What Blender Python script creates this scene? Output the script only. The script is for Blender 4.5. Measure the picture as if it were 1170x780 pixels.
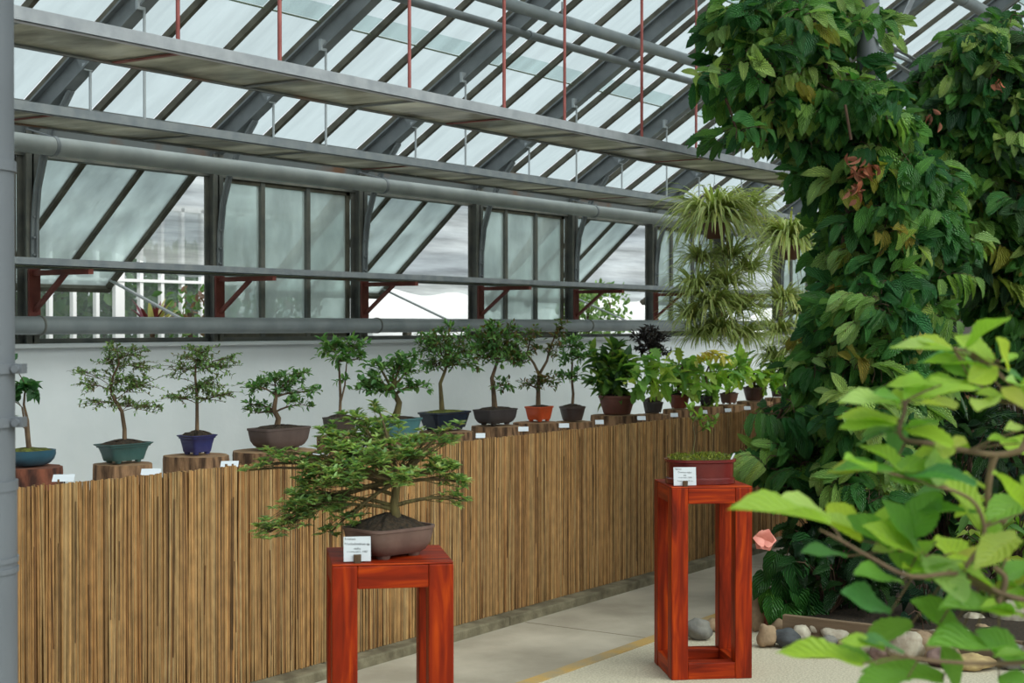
import bpy, math, random
import numpy as np
from mathutils import Vector, Matrix

for o in list(bpy.data.objects):
    bpy.data.objects.remove(o)
SC = bpy.context.scene
COL = SC.collection
R = random.Random(7)

# ------------------------------------------------------------------ camera
F_PX, CX, HORIZON = 1750.0, 585.0, 372.0
CAM_Z = 1.65
FX, FY = 0.8297, 0.5582            # forward direction on the ground plan (world X runs along the window wall)
cam_d = bpy.data.cameras.new('camera'); cam = bpy.data.objects.new('camera', cam_d); COL.objects.link(cam)
cam.location = (0, 0, CAM_Z)
pitch = -math.atan((390 - HORIZON) / F_PX)
fwd = Vector((FX * math.cos(pitch), FY * math.cos(pitch), math.sin(pitch)))
cam.rotation_euler = fwd.to_track_quat('-Z', 'Y').to_euler()
cam_d.sensor_width = 23.5
cam_d.lens = F_PX * 23.5 / 1170
cam_d.clip_start = 0.05; cam_d.clip_end = 300
cam_d.dof.use_dof = True
cam_d.dof.focus_distance = 7.0
cam_d.dof.aperture_fstop = 4.2
SC.camera = cam

# ------------------------------------------------------------------ sky, sun, exposure
W = bpy.data.worlds.new('overcast_sky'); SC.world = W; W.use_nodes = True
wn = W.node_tree.nodes; wl = W.node_tree.links
bg = wn['Background']
geo = wn.new('ShaderNodeTexCoord')
sep = wn.new('ShaderNodeSeparateXYZ')
ramp = wn.new('ShaderNodeValToRGB')
wl.new(geo.outputs['Generated'], sep.inputs[0])
wl.new(sep.outputs['Z'], ramp.inputs[0])
ramp.color_ramp.elements[0].position = 0.0; ramp.color_ramp.elements[0].color = (0.80, 0.86, 0.90, 1)
ramp.color_ramp.elements[1].position = 0.9; ramp.color_ramp.elements[1].color = (0.86, 0.93, 1.0, 1)
cl = wn.new('ShaderNodeTexNoise'); cl.inputs['Scale'].default_value = 2.5; cl.inputs['Detail'].default_value = 4
wl.new(geo.outputs['Generated'], cl.inputs['Vector'])
mp = wn.new('ShaderNodeMapRange'); mp.inputs['From Min'].default_value = 0.3; mp.inputs['From Max'].default_value = 0.7
mp.inputs['To Min'].default_value = 0.88; mp.inputs['To Max'].default_value = 1.04
wl.new(cl.outputs['Fac'], mp.inputs['Value'])
mul = wn.new('ShaderNodeMath'); mul.operation = 'MULTIPLY'; mul.inputs[1].default_value = 0.95   # sky strength
wl.new(mp.outputs[0], mul.inputs[0])
wl.new(ramp.outputs[0], bg.inputs['Color']); wl.new(mul.outputs[0], bg.inputs['Strength'])
sun_d = bpy.data.lights.new('veiled_sun', 'SUN'); sun = bpy.data.objects.new('veiled_sun', sun_d); COL.objects.link(sun)
sun_d.energy = 4.8; sun_d.angle = math.radians(70); sun_d.color = (1.0, 0.95, 0.87)
sun.rotation_euler = Vector((0.12, 0.74, -0.66)).to_track_quat('-Z', 'Y').to_euler()
SC.view_settings.view_transform = 'Standard'; SC.view_settings.look = 'None'
SC.view_settings.gamma = 1.0; SC.view_settings.use_curve_mapping = False
SC.view_settings.exposure = 0.27
SC.cycles.max_bounces = 10; SC.cycles.transparent_max_bounces = 16
SC.cycles.use_denoising = True

# ------------------------------------------------------------------ helpers
def P(px, py, d):
    """world point seen at a pixel of the 1170x780 frame at view depth d"""
    r = (px - CX) / F_PX * d; z = CAM_Z - (py - HORIZON) / F_PX * d
    return np.array((FX * d + FY * r, FY * d - FX * r, z))
def depthY(px, Y):
    k = (px - CX) / F_PX
    return Y / (FY - FX * k)
def PYp(px, py, Y): return P(px, py, depthY(px, Y))
def G(px, py, z=0.0): return P(px, py, (CAM_Z - z) * F_PX / (py - HORIZON))
VR = np.array((FY, -FX, 0.0)); VF = np.array((FX, FY, 0.0)); UP = np.array((0, 0, 1.0))
def s2l(v):
    v /= 255.0
    return v / 12.92 if v <= 0.04045 else ((v + 0.055) / 1.055) ** 2.4
def c(r, g, b): return (s2l(r), s2l(g), s2l(b))
def nrm(v):
    v = np.asarray(v, float); n = np.linalg.norm(v)
    return v / n if n > 1e-9 else np.array((0, 0, 1.0))

class MB:
    def __init__(s): s.V = []; s.F = []; s.M = []; s.S = []; s.T = []; s.U = []; s.n = 0; s.att = False
    def add(s, V, F, m=0, smooth=False, tint=None, uv=None):
        V = np.asarray(V, float); o = s.n
        s.V.append(V); s.n += len(V)
        for f in F: s.F.append(tuple(i + o for i in f))
        s.M += [m] * len(F); s.S += [smooth] * len(F)
        if tint is not None: s.att = True
        t = (0.5, 0.5, 0.5) if tint is None else tint
        s.T.append(np.tile(np.array((*t[:3], 1.0)), (len(V), 1)))
        s.U.append(np.zeros((len(V), 3)) if uv is None else uv)
    def box(s, lo, hi, m=0, **k):
        x0, y0, z0 = lo; x1, y1, z1 = hi
        V = [(x0,y0,z0),(x1,y0,z0),(x1,y1,z0),(x0,y1,z0),(x0,y0,z1),(x1,y0,z1),(x1,y1,z1),(x0,y1,z1)]
        s.add(V, [(0,3,2,1),(4,5,6,7),(0,1,5,4),(1,2,6,5),(2,3,7,6),(3,0,4,7)], m, **k)
    def fbox(s, o, ax, ay, az, m=0, **k):
        """box from a corner and three edge vectors"""
        o, ax, ay, az = map(np.asarray, (o, ax, ay, az))
        V = [o, o+ax, o+ax+ay, o+ay, o+az, o+ax+az, o+ax+ay+az, o+ay+az]
        s.add(V, [(0,3,2,1),(4,5,6,7),(0,1,5,4),(1,2,6,5),(2,3,7,6),(3,0,4,7)], m, **k)
    def bar(s, p0, p1, w, h, side=None, m=0, **k):
        """rectangular bar between two points: w across 'side', h across the other"""
        p0 = np.asarray(p0, float); p1 = np.asarray(p1, float); d = p1 - p0
        a = nrm(side) if side is not None else nrm(np.cross(d, UP)) if abs(nrm(d)[2]) < .99 else np.array((1., 0, 0))
        b = nrm(np.cross(d, a))
        s.fbox(p0 - a*w/2 - b*h/2, d, a*w, b*h, m, **k)
    def tube(s, pts, rad, n=8, m=0, cap=True, tint=None):
        pts = [np.asarray(p, float) for p in pts]; K = len(pts)
        if not hasattr(rad, '__len__'): rad = [rad] * K
        V = []; ref = None
        for i, p in enumerate(pts):
            d = nrm(pts[min(i+1, K-1)] - pts[max(i-1, 0)])
            if ref is None: ref = np.array((1., 0, 0)) if abs(d[0]) < .8 else np.array((0, 1., 0))
            a = nrm(np.cross(d, ref)); b = np.cross(d, a); ref = np.cross(a, d)
            for j in range(n):
                t = 2*math.pi*j/n; V.append(p + rad[i]*(a*math.cos(t) + b*math.sin(t)))
        F = [(i*n+j, i*n+(j+1) % n, (i+1)*n+(j+1) % n, (i+1)*n+j) for i in range(K-1) for j in range(n)]
        s.add(V, F, m, True, tint)
        if cap:
            s.add(V[:n], [tuple(range(n))[::-1]], m, False, tint); s.add(V[-n:], [tuple(range(n))], m, False, tint)
    def loft(s, rings, m=0, smooth=True, capb=True, capt=True, tint=None):
        n = len(rings[0]); V = [p for r in rings for p in r]
        F = [(i*n+j, i*n+(j+1) % n, (i+1)*n+(j+1) % n, (i+1)*n+j) for i in range(len(rings)-1) for j in range(n)]
        s.add(V, F, m, smooth, tint)
        if capb: s.add(rings[0], [tuple(range(n))[::-1]], m, False, tint)
        if capt: s.add(rings[-1], [tuple(range(n))], m, False, tint)
    def build(s, name, mats, parent=None, origin=None):
        V = np.concatenate(s.V)
        if parent is not None:
            off = np.zeros(3); q = parent
            while q is not None: off += np.array(q.location); q = q.parent
        elif origin is not None: off = np.asarray(origin, float)
        else:
            lo = V.min(0); hi = V.max(0); off = np.array(((lo[0]+hi[0])/2, (lo[1]+hi[1])/2, lo[2]))
        me = bpy.data.meshes.new(name)
        me.from_pydata((V - off).tolist(), [], s.F)
        me.polygons.foreach_set('material_index', s.M); me.polygons.foreach_set('use_smooth', s.S)
        if s.att:
            a = me.attributes.new('tint', 'FLOAT_COLOR', 'POINT'); a.data.foreach_set('color', np.concatenate(s.T).ravel())
            a = me.attributes.new('luv', 'FLOAT_VECTOR', 'POINT'); a.data.foreach_set('vector', np.concatenate(s.U).ravel())
        for m in (mats if isinstance(mats, (list, tuple)) else [mats]): me.materials.append(m)
        me.update()
        o = bpy.data.objects.new(name, me); COL.objects.link(o)
        if parent is not None: o.parent = parent
        else: o.location = off
        return o

def tag(o, label, cat, group=None, kind=None):
    o['label'] = label; o['category'] = cat
    if group: o['group'] = group
    if kind: o['kind'] = kind
    return o
def thing(name, loc, label, cat, group=None):
    o = bpy.data.objects.new(name, None); COL.objects.link(o)
    o.location = tuple(float(v) for v in loc); o.empty_display_size = .1
    return tag(o, label, cat, group)
def struct(o, label=None):
    o['kind'] = 'structure'
    if label: o['label'] = label
    return o
def bevel(o, w=.003, seg=2):
    b = o.modifiers.new('bevel', 'BEVEL'); b.width = w; b.segments = seg; b.limit_method = 'ANGLE'
    return o

# ------------------------------------------------------------------ materials
def newmat(name):
    m = bpy.data.materials.new(name); m.use_nodes = True
    return m, m.node_tree.nodes, m.node_tree.links, m.node_tree.nodes['Principled BSDF']
def mat(name, col, rough=.6, metal=0, col2=None, scale=8, bump=0, bscale=None, stretch=(1, 1, 1), lo=.35, hi=.65, spec=.5, detail=6):
    m, N, L, b = newmat(name)
    b.inputs['Roughness'].default_value = rough; b.inputs['Metallic'].default_value = metal
    b.inputs['Specular IOR Level'].default_value = spec
    b.inputs['Base Color'].default_value = (*col, 1)
    if col2 is not None or bump:
        tc = N.new('ShaderNodeTexCoord'); mpn = N.new('ShaderNodeMapping'); mpn.inputs['Scale'].default_value = stretch
        L.new(tc.outputs['Object'], mpn.inputs[0])
    if col2 is not None:
        n = N.new('ShaderNodeTexNoise'); n.inputs['Scale'].default_value = scale; n.inputs['Detail'].default_value = detail
        r = N.new('ShaderNodeValToRGB'); r.color_ramp.elements[0].position = lo; r.color_ramp.elements[1].position = hi
        r.color_ramp.elements[0].color = (*col, 1); r.color_ramp.elements[1].color = (*col2, 1)
        L.new(mpn.outputs[0], n.inputs['Vector']); L.new(n.outputs['Fac'], r.inputs[0]); L.new(r.outputs[0], b.inputs['Base Color'])
    if bump:
        n2 = N.new('ShaderNodeTexNoise'); n2.inputs['Scale'].default_value = bscale or scale*3; n2.inputs['Detail'].default_value = 5
        bp = N.new('ShaderNodeBump'); bp.inputs['Strength'].default_value = bump; bp.inputs['Distance'].default_value = .01
        L.new(mpn.outputs[0], n2.inputs['Vector']); L.new(n2.outputs['Fac'], bp.inputs['Height']); L.new(bp.outputs[0], b.inputs['Normal'])
    return m
def leafmat(name, veins=9, slant=.35, amp=.35, trans=.28, rough=.38, bump=.5, edge=None, vcol=(1.5, 1.35, 1.3)):
    m, N, L, b = newmat(name)
    at = N.new('ShaderNodeAttribute'); at.attribute_name = 'tint'
    uv = N.new('ShaderNodeAttribute'); uv.attribute_name = 'luv'
    sp = N.new('ShaderNodeSeparateXYZ'); L.new(uv.outputs['Vector'], sp.inputs[0])
    def mth(op, a, bb=None):
        n = N.new('ShaderNodeMath'); n.operation = op
        for i, v in enumerate((a, bb)):
            if v is None: continue
            if isinstance(v, (int, float)): n.inputs[i].default_value = v
            else: L.new(v, n.inputs[i])
        return n.outputs[0]
    au = mth('ABSOLUTE', sp.outputs['X'])
    ph = mth('SUBTRACT', mth('MULTIPLY', sp.outputs['Y'], veins), mth('MULTIPLY', au, veins*slant))
    wv = mth('SINE', mth('MULTIPLY', ph, 6.283))
    vein = mth('POWER', mth('MAXIMUM', wv, 0.0), 2.5)
    mid = mth('LESS_THAN', au, .05)
    vn = mth('MAXIMUM', vein, mid)
    lite = N.new('ShaderNodeMix'); lite.data_type = 'RGBA'; lite.blend_type = 'MULTIPLY'; lite.inputs[0].default_value = 1
    L.new(at.outputs['Color'], lite.inputs[6]); lite.inputs[7].default_value = (*vcol, 1)
    mx = N.new('ShaderNodeMix'); mx.data_type = 'RGBA'
    L.new(mth('MULTIPLY', vn, amp), mx.inputs[0]); L.new(at.outputs['Color'], mx.inputs[6]); L.new(lite.outputs[2], mx.inputs[7])
    colr = mx.outputs[2]
    if edge:
        me_ = N.new('ShaderNodeMix'); me_.data_type = 'RGBA'
        L.new(mth('GREATER_THAN', au, .5), me_.inputs[0]); L.new(colr, me_.inputs[6]); me_.inputs[7].default_value = (*edge, 1)
        colr = me_.outputs[2]
    L.new(colr, b.inputs['Base Color']); b.inputs['Roughness'].default_value = rough
    bp = N.new('ShaderNodeBump'); bp.inputs['Strength'].default_value = bump; bp.inputs['Distance'].default_value = .012; bp.invert = True
    L.new(wv, bp.inputs['Height']); L.new(bp.outputs[0], b.inputs['Normal'])
    tr = N.new('ShaderNodeBsdfTranslucent')
    tcl = N.new('ShaderNodeMix'); tcl.data_type = 'RGBA'; tcl.blend_type = 'MULTIPLY'; tcl.inputs[0].default_value = 1
    L.new(colr, tcl.inputs[6]); tcl.inputs[7].default_value = (1.25, 1.4, .7, 1); L.new(tcl.outputs[2], tr.inputs['Color'])
    ms = N.new('ShaderNodeMixShader'); ms.inputs[0].default_value = trans
    L.new(b.outputs[0], ms.inputs[1]); L.new(tr.outputs[0], ms.inputs[2]); L.new(ms.outputs[0], N['Material Output'].inputs[0])
    return m
def tintmat(name, rough=.7, scale=(60, 60, 6), amp=.35, bump=0.0):
    """base colour from the per-piece tint, with fine streaks"""
    m, N, L, b = newmat(name)
    at = N.new('ShaderNodeAttribute'); at.attribute_name = 'tint'
    tc = N.new('ShaderNodeTexCoord'); mpn = N.new('ShaderNodeMapping'); mpn.inputs['Scale'].default_value = scale
    n = N.new('ShaderNodeTexNoise'); n.inputs['Scale'].default_value = 1; n.inputs['Detail'].default_value = 4
    L.new(tc.outputs['Object'], mpn.inputs[0]); L.new(mpn.outputs[0], n.inputs['Vector'])
    mr = N.new('ShaderNodeMapRange'); mr.inputs['From Min'].default_value = .3; mr.inputs['From Max'].default_value = .7
    mr.inputs['To Min'].default_value = 1-amp; mr.inputs['To Max'].default_value = 1+amp*.6
    L.new(n.outputs['Fac'], mr.inputs['Value'])
    vm = N.new('ShaderNodeVectorMath'); vm.operation = 'SCALE'
    L.new(at.outputs['Color'], vm.inputs[0]); L.new(mr.outputs[0], vm.inputs['Scale']); L.new(vm.outputs[0], b.inputs['Base Color'])
    b.inputs['Roughness'].default_value = rough
    if bump:
        bp = N.new('ShaderNodeBump'); bp.inputs['Strength'].default_value = bump; bp.inputs['Distance'].default_value = .01
        L.new(n.outputs['Fac'], bp.inputs['Height']); L.new(bp.outputs[0], b.inputs['Normal'])
    return m
def glassmat(name, tcol, dcol, fac, gloss=.05, dirt=(.9, 1.1), scale=1.5, stretch=(1, .35, .35)):
    """hazed glass: clear tinted transmission mixed with a milky layer of limescale and algae"""
    m, N, L, b = newmat(name); N.remove(b)
    out = N['Material Output']
    tr = N.new('ShaderNodeBsdfTransparent'); tl = N.new('ShaderNodeBsdfTranslucent'); df = N.new('ShaderNodeBsdfDiffuse'); gl = N.new('ShaderNodeBsdfGlossy')
    tc = N.new('ShaderNodeTexCoord'); mpn = N.new('ShaderNodeMapping'); mpn.inputs['Scale'].default_value = stretch
    n = N.new('ShaderNodeTexNoise'); n.inputs['Scale'].default_value = scale; n.inputs['Detail'].default_value = 7; n.inputs['Roughness'].default_value = .6
    L.new(tc.outputs['Object'], mpn.inputs[0]); L.new(mpn.outputs[0], n.inputs['Vector'])
    mr = N.new('ShaderNodeMapRange'); mr.inputs['From Min'].default_value = .3; mr.inputs['From Max'].default_value = .7
    mr.inputs['To Min'].default_value = dirt[0]; mr.inputs['To Max'].default_value = dirt[1]
    L.new(n.outputs['Fac'], mr.inputs['Value'])
    vm = N.new('ShaderNodeVectorMath'); vm.operation = 'SCALE'; vm.inputs[0].default_value = tcol
    L.new(mr.outputs[0], vm.inputs['Scale']); L.new(vm.outputs[0], tr.inputs['Color'])
    vd = N.new('ShaderNodeVectorMath'); vd.operation = 'SCALE'; vd.inputs[0].default_value = dcol
    L.new(mr.outputs[0], vd.inputs['Scale']); L.new(vd.outputs[0], tl.inputs['Color']); L.new(vd.outputs[0], df.inputs['Color'])
    gl.inputs['Roughness'].default_value = .15
    a = N.new('ShaderNodeMixShader'); a.inputs[0].default_value = .6; L.new(df.outputs[0], a.inputs[1]); L.new(tl.outputs[0], a.inputs[2])
    bb = N.new('ShaderNodeMixShader'); bb.inputs[0].default_value = fac; L.new(tr.outputs[0], bb.inputs[1]); L.new(a.outputs[0], bb.inputs[2])
    cc = N.new('ShaderNodeMixShader'); cc.inputs[0].default_value = gloss; L.new(bb.outputs[0], cc.inputs[1]); L.new(gl.outputs[0], cc.inputs[2])
    L.new(cc.outputs[0], out.inputs[0])
    return m

M = {}
M['roofglass'] = glassmat('hazed_roof_glass', (.70, .79, .78), (.75, .84, .82), .15, .03, (.88, 1.07), 2.2, (2.6, .45, .45))
M['sideglass'] = glassmat('limescaled_side_glass', (.80, .89, .87), (.92, .98, .97), .42, .04, (.74, 1.1), 3.0, (1, .5, .5))
M['clear'] = glassmat('clear_glass', (.9, .93, .92), (.7, .8, .78), .08, .05)
M['trayglass'] = glassmat('dusty_tray_sheet', (.42, .40, .33), (.57, .55, .48), .66, .16, (.4, 1.3), 4)
M['steel'] = mat('grey_painted_steel', c(104, 108, 112), .5, 0, c(126, 130, 133), 5, .1)
M['darksteel'] = mat('weathered_dark_steel', c(82, 84, 82), .6, 0, c(108, 106, 98), 7, .15)
M['rust'] = mat('rust_stained_steel', c(100, 104, 106), .65, 0, c(112, 80, 60), 3, .2, lo=.54, hi=.7)
M['bar'] = mat('mossy_glazing_bar', c(72, 68, 58), .75, 0, c(98, 94, 82), 9, .2)
M['pipe'] = mat('pipe_paint', c(150, 154, 155), .4, 0, c(166, 169, 169), 6, .08)
M['rail'] = mat('lower_pipe_paint', c(110, 116, 120), .45, 0, c(126, 131, 134), 6, .08)
M['redox'] = mat('red_oxide_steel', c(98, 42, 36), .6, 0, c(120, 58, 48), 10, .2)
M['redrod'] = mat('faded_red_rod', c(168, 92, 88), .55, 0, c(140, 66, 62), 8)
M['galv'] = mat('galvanised_edge', c(150, 152, 160), .45, .1, c(170, 171, 178), 12, .15)
M['galv_dull'] = mat('dull_edge', c(122, 127, 134), .5, .1, c(140, 143, 147), 12, .15)
M['rod'] = mat('grey_rod', c(165, 170, 176), .5)
M['wall'] = mat('white_plaster', c(228, 230, 234), .85, 0, c(218, 221, 225), 2.2, .12, 30)
M['greywall'] = mat('grey_plaster', c(128, 122, 120), .9, 0, c(110, 104, 102), 3, .2)
M['concrete'] = mat('worn_concrete', c(156, 145, 130), .85, 0, c(196, 184, 168), 2.0, .25, 45, lo=.34, hi=.68, detail=9)
M['kerb'] = mat('kerb_concrete', c(92, 82, 64), .9, 0, c(136, 126, 104), 9, .5, 60)
M['gravel'] = mat('fine_gravel', c(176, 164, 142), .95, 0, c(218, 208, 188), 90, .7, 160, lo=.3, hi=.7)
M['edging'] = mat('yellow_worn_line', c(186, 150, 88), .85, 0, c(150, 142, 124), 6, .3, lo=.45, hi=.75)
M['soil'] = mat('dark_soil', c(34, 26, 20), .95, 0, c(66, 50, 36), 60, .9, 90)
M['moss'] = mat('moss', c(62, 66, 28), .95, 0, c(112, 116, 42), 50, .9, 120)
M['plank'] = mat('weathered_plank', c(134, 112, 90), .8, 0, c(104, 84, 66), 4, .3, 30, (.4, .4, 6))
M['bark'] = mat('brown_bark', c(116, 92, 70), .9, 0, c(66, 50, 38), 30, .9, 60, (1, 1, .35))
M['barkgreen'] = mat('mossy_bark', c(104, 92, 54), .9, 0, c(66, 52, 36), 25, .9, 60, (1, 1, .35))
M['twig'] = mat('twig', c(86, 62, 46), .85, 0, c(58, 42, 32), 20)
M['logbark'] = mat('log_bark', c(164, 124, 92), .95, 0, c(72, 50, 36), 16, 1.0, 30, (1.6, 1.6, .3), lo=.38, hi=.62)
M['logred'] = mat('reddish_log_bark', c(136, 78, 58), .95, 0, c(66, 38, 30), 14, 1.0, 30, (1.2, 1.2, .5), lo=.38, hi=.62)
M['logtop'] = mat('sawn_log_end', c(172, 138, 104), .9, 0, c(136, 102, 74), 14, .3, 40)
M['logtopred'] = mat('reddish_log_end', c(128, 78, 58), .9, 0, c(104, 60, 46), 14, .3, 40)
M['paper'] = mat('white_card', c(212, 215, 224), .7)
M['ink'] = mat('grey_ink', c(70, 70, 78), .8)
M['white'] = mat('white_metal', c(225, 228, 230), .6)
M['sheet'] = mat('white_plastic_sheet', c(225, 228, 228), .6, 0, c(200, 205, 205), 1.2)
M['ground'] = mat('outside_ground', c(130, 130, 115), .95, 0, c(100, 112, 80), 3)
M['column'] = mat('blue_grey_paint', c(102, 105, 113), .5, 0, c(109, 112, 120), 3, .12, 14)
M['pink'] = mat('pink_spathe', c(232, 150, 136), .45, 0, c(220, 126, 112), 20)
M['terracotta'] = mat('terracotta', c(124, 66, 50), .8, 0, c(96, 52, 42), 8, .3)
M['brownplastic'] = mat('brown_pot', c(98, 60, 50), .6)

def stained():
    m, N, L, b = newmat('red_stained_pine')
    tc = N.new('ShaderNodeTexCoord'); at = N.new('ShaderNodeAttribute'); at.attribute_name = 'luv'
    mpn = N.new('ShaderNodeMapping'); mpn.inputs['Scale'].default_value = (26, 26, 2.2)
    L.new(at.outputs['Vector'], mpn.inputs[0])
    n = N.new('ShaderNodeTexNoise'); n.inputs['Scale'].default_value = 1; n.inputs['Detail'].default_value = 5; n.inputs['Distortion'].default_value = 1.2
    L.new(mpn.outputs[0], n.inputs['Vector'])
    r = N.new('ShaderNodeValToRGB'); e = r.color_ramp.elements
    e[0].position = .30; e[0].color = (*c(92, 22, 4), 1); e[1].position = .72; e[1].color = (*c(188, 68, 6), 1)
    x = e.new(.5); x.color = (*c(138, 36, 5), 1)
    L.new(n.outputs['Fac'], r.inputs[0])
    n2 = N.new('ShaderNodeTexNoise'); n2.inputs['Scale'].default_value = 5; n2.inputs['Detail'].default_value = 3
    L.new(tc.outputs['Object'], n2.inputs['Vector'])
    mr = N.new('ShaderNodeMapRange'); mr.inputs['To Min'].default_value = .7; mr.inputs['To Max'].default_value = 1.35
    L.new(n2.outputs['Fac'], mr.inputs['Value'])
    vm = N.new('ShaderNodeVectorMath'); vm.operation = 'SCALE'; L.new(r.outputs[0], vm.inputs[0]); L.new(mr.outputs[0], vm.inputs['Scale'])
    L.new(vm.outputs[0], b.inputs['Base Color']); b.inputs['Roughness'].default_value = .5; b.inputs['Specular IOR Level'].default_value = .18
    bp = N.new('ShaderNodeBump'); bp.inputs['Strength'].default_value = .15; bp.inputs['Distance'].default_value = .004
    L.new(n.outputs['Fac'], bp.inputs['Height']); L.new(bp.outputs[0], b.inputs['Normal'])
    return m
M['stain'] = stained()
M['reed'] = tintmat('split_reed', .6, (30, 30, 14), .28)
M['vineleaf'] = leafmat('glossy_vine_leaf', 6, .6, .8, .2, .24, 1.0, vcol=(2.2, 1.9, 1.9))
M['leaf'] = leafmat('small_leaf', 5, .4, .3, .4, .42, .25)
M['softleaf'] = leafmat('soft_young_leaf', 8, .35, .35, .42, .5, .35)
M['blade'] = leafmat('arching_blade', 1, 0, .0, .3, .42, 0, edge=c(196, 200, 138))
M['dryleaf'] = tintmat('dry_leaf', .8, (30, 30, 30), .3)

# ------------------------------------------------------------------ leaf templates (unit length along +y, half width .5)
def tmpl(m=8, prof='ellip', fold=.18, droop=.25, serr=0.0, lobes=0, cols=3, wave=0.0):
    V = []; U = []
    us = [-1, 0, 1] if cols == 3 else [-1, -.5, 0, .5, 1]
    for i in range(m+1):
        t = i / m
        if prof == 'ellip': w = max(.04, math.sin(math.pi * min(1, max(0, t*.94+.04))) ** .75)
        elif prof == 'vine': w = max(.035, math.sin(math.pi * min(1, t*.95+.05) ** .82) ** .62) if t < .86 else max(.03, (1-t)*4.6)
        elif prof == 'lance': w = max(.03, math.sin(math.pi * t ** .8) ** .9)
        elif prof == 'ovate': w = max(.03, (math.sin(math.pi * min(1, t*.93+.07) ** .62)) ** .8)
        elif prof == 'obov': w = max(.05, math.sin(math.pi * (t*.95+.02) ** 1.35) ** .8)
        elif prof == 'strip': w = (1 - t ** 3) * (.7+.3*min(1, t*4)) + .03
        elif prof == 'heart': w = max(.02, math.sin(math.pi * min(1, t*.85+.15) ** .8))
        if lobes and 0 < i < m: w *= (1.0 if i % 2 else .58)
        if serr and 0 < i < m: w *= (1 + serr * (1 if i % 2 else -1))
        for u in us:
            V.append((u*w*.5, t, abs(u)*fold*w*.5 - droop*t*t + wave*math.sin(t*9+u*2)*abs(u)))
            U.append((u, t, 0))
    k = len(us); F = [(i*k+j, i*k+j+1, (i+1)*k+j+1, (i+1)*k+j) for i in range(m) for j in range(k-1)]
    return np.array(V), F, np.array(U, float)
TV = [tmpl(16, 'vine', .34, dr, .11, cols=5, wave=.03) for dr in (.10, .26, .46)]
TS = [tmpl(3, 'ellip', .2, .15), tmpl(3, 'ellip', .3, .3)]
TL = [tmpl(4, 'lance', .3, .12), tmpl(4, 'lance', .3, .3)]
TO = [tmpl(10, 'obov', .25, .25, lobes=1), tmpl(10, 'obov', .3, .5, lobes=1)]
TB = [tmpl(8, 'strip', .5, 0)]
TH = [tmpl(8, 'heart', .35, .35, .04, wave=.02), tmpl(8, 'heart', .3, .6, .04, wave=.02)]
TF = [tmpl(14, 'obov', .18, .05, .045, cols=5, wave=.03), tmpl(14, 'ellip', .22, .12, .045, cols=5, wave=.035)]
def put(mb, T, base, d, up, L, Wd, tint, m=0):
    V, F, U = T
    ey = nrm(d); ex = np.cross(ey, up)
    ex = nrm(ex) if np.linalg.norm(ex) > 1e-3 else nrm(np.cross(ey, (1, .2, 0)))
    ez = np.cross(ex, ey)
    X = np.asarray(base) + V[:, :1]*Wd*ex + V[:, 1:2]*L*ey + V[:, 2:]*L*ez
    mb.add(X, F, m, True, tint, U)
def jit(col, a=.25, rnd=R):
    k = 1 + rnd.uniform(-a, a); h = rnd.uniform(-.12, .12)
    return (col[0]*k*(1+h), col[1]*k, col[2]*k*(1-h))
def rdir(rnd=R):
    while True:
        v = np.array([rnd.uniform(-1, 1) for _ in range(3)])
        if .05 < v @ v < 1: return nrm(v)

# ================================================================== SETTING
X0, DX = 5.82, 1.5                      # posts of the window wall
def post_x(i): return X0 + DX*i
YW = 7.35
I0, I1 = -6, 9
XA, XB = post_x(I0), post_x(I1)
Y_FRONT = -5.0; Y_RIDGE = 1.2
def zu(Y): return 2.755 + (7.3 - Y)*.64   # underside of the rafters
m = MB(); m.box((XA, 3.92, -.1), (XB, YW+.1, 0)); struct(m.build('floor', M['concrete']), 'worn grey concrete path')
m = MB(); m.box((XA, Y_FRONT, -.1), (XB, 3.84, 0)); struct(m.build('floor', M['gravel']), 'pale fine gravel floor')
m = MB(); m.box((XA, 3.84, -.1), (XB, 3.92, .004)); struct(m.build('trim_1', M['edging']), 'yellow worn strip between path and gravel')
m = MB()
for k in range(16): m.box((XA + k*1.45 + .004, 4.70, -.1), (XA + (k+1)*1.45 - .004, 4.90, .05))
kb = struct(m.build('trim_2', M['kerb']), 'concrete kerb under the reed screen'); bevel(kb, .008)
m = MB()
for x in (2.1, 4.6, 7.1, 9.6, 12.1): m.box((x, 3.93, .0), (x+.006, 4.69, .001))
struct(m.build('trim_3', M['kerb']), 'dark joints between the path slabs')
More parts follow.
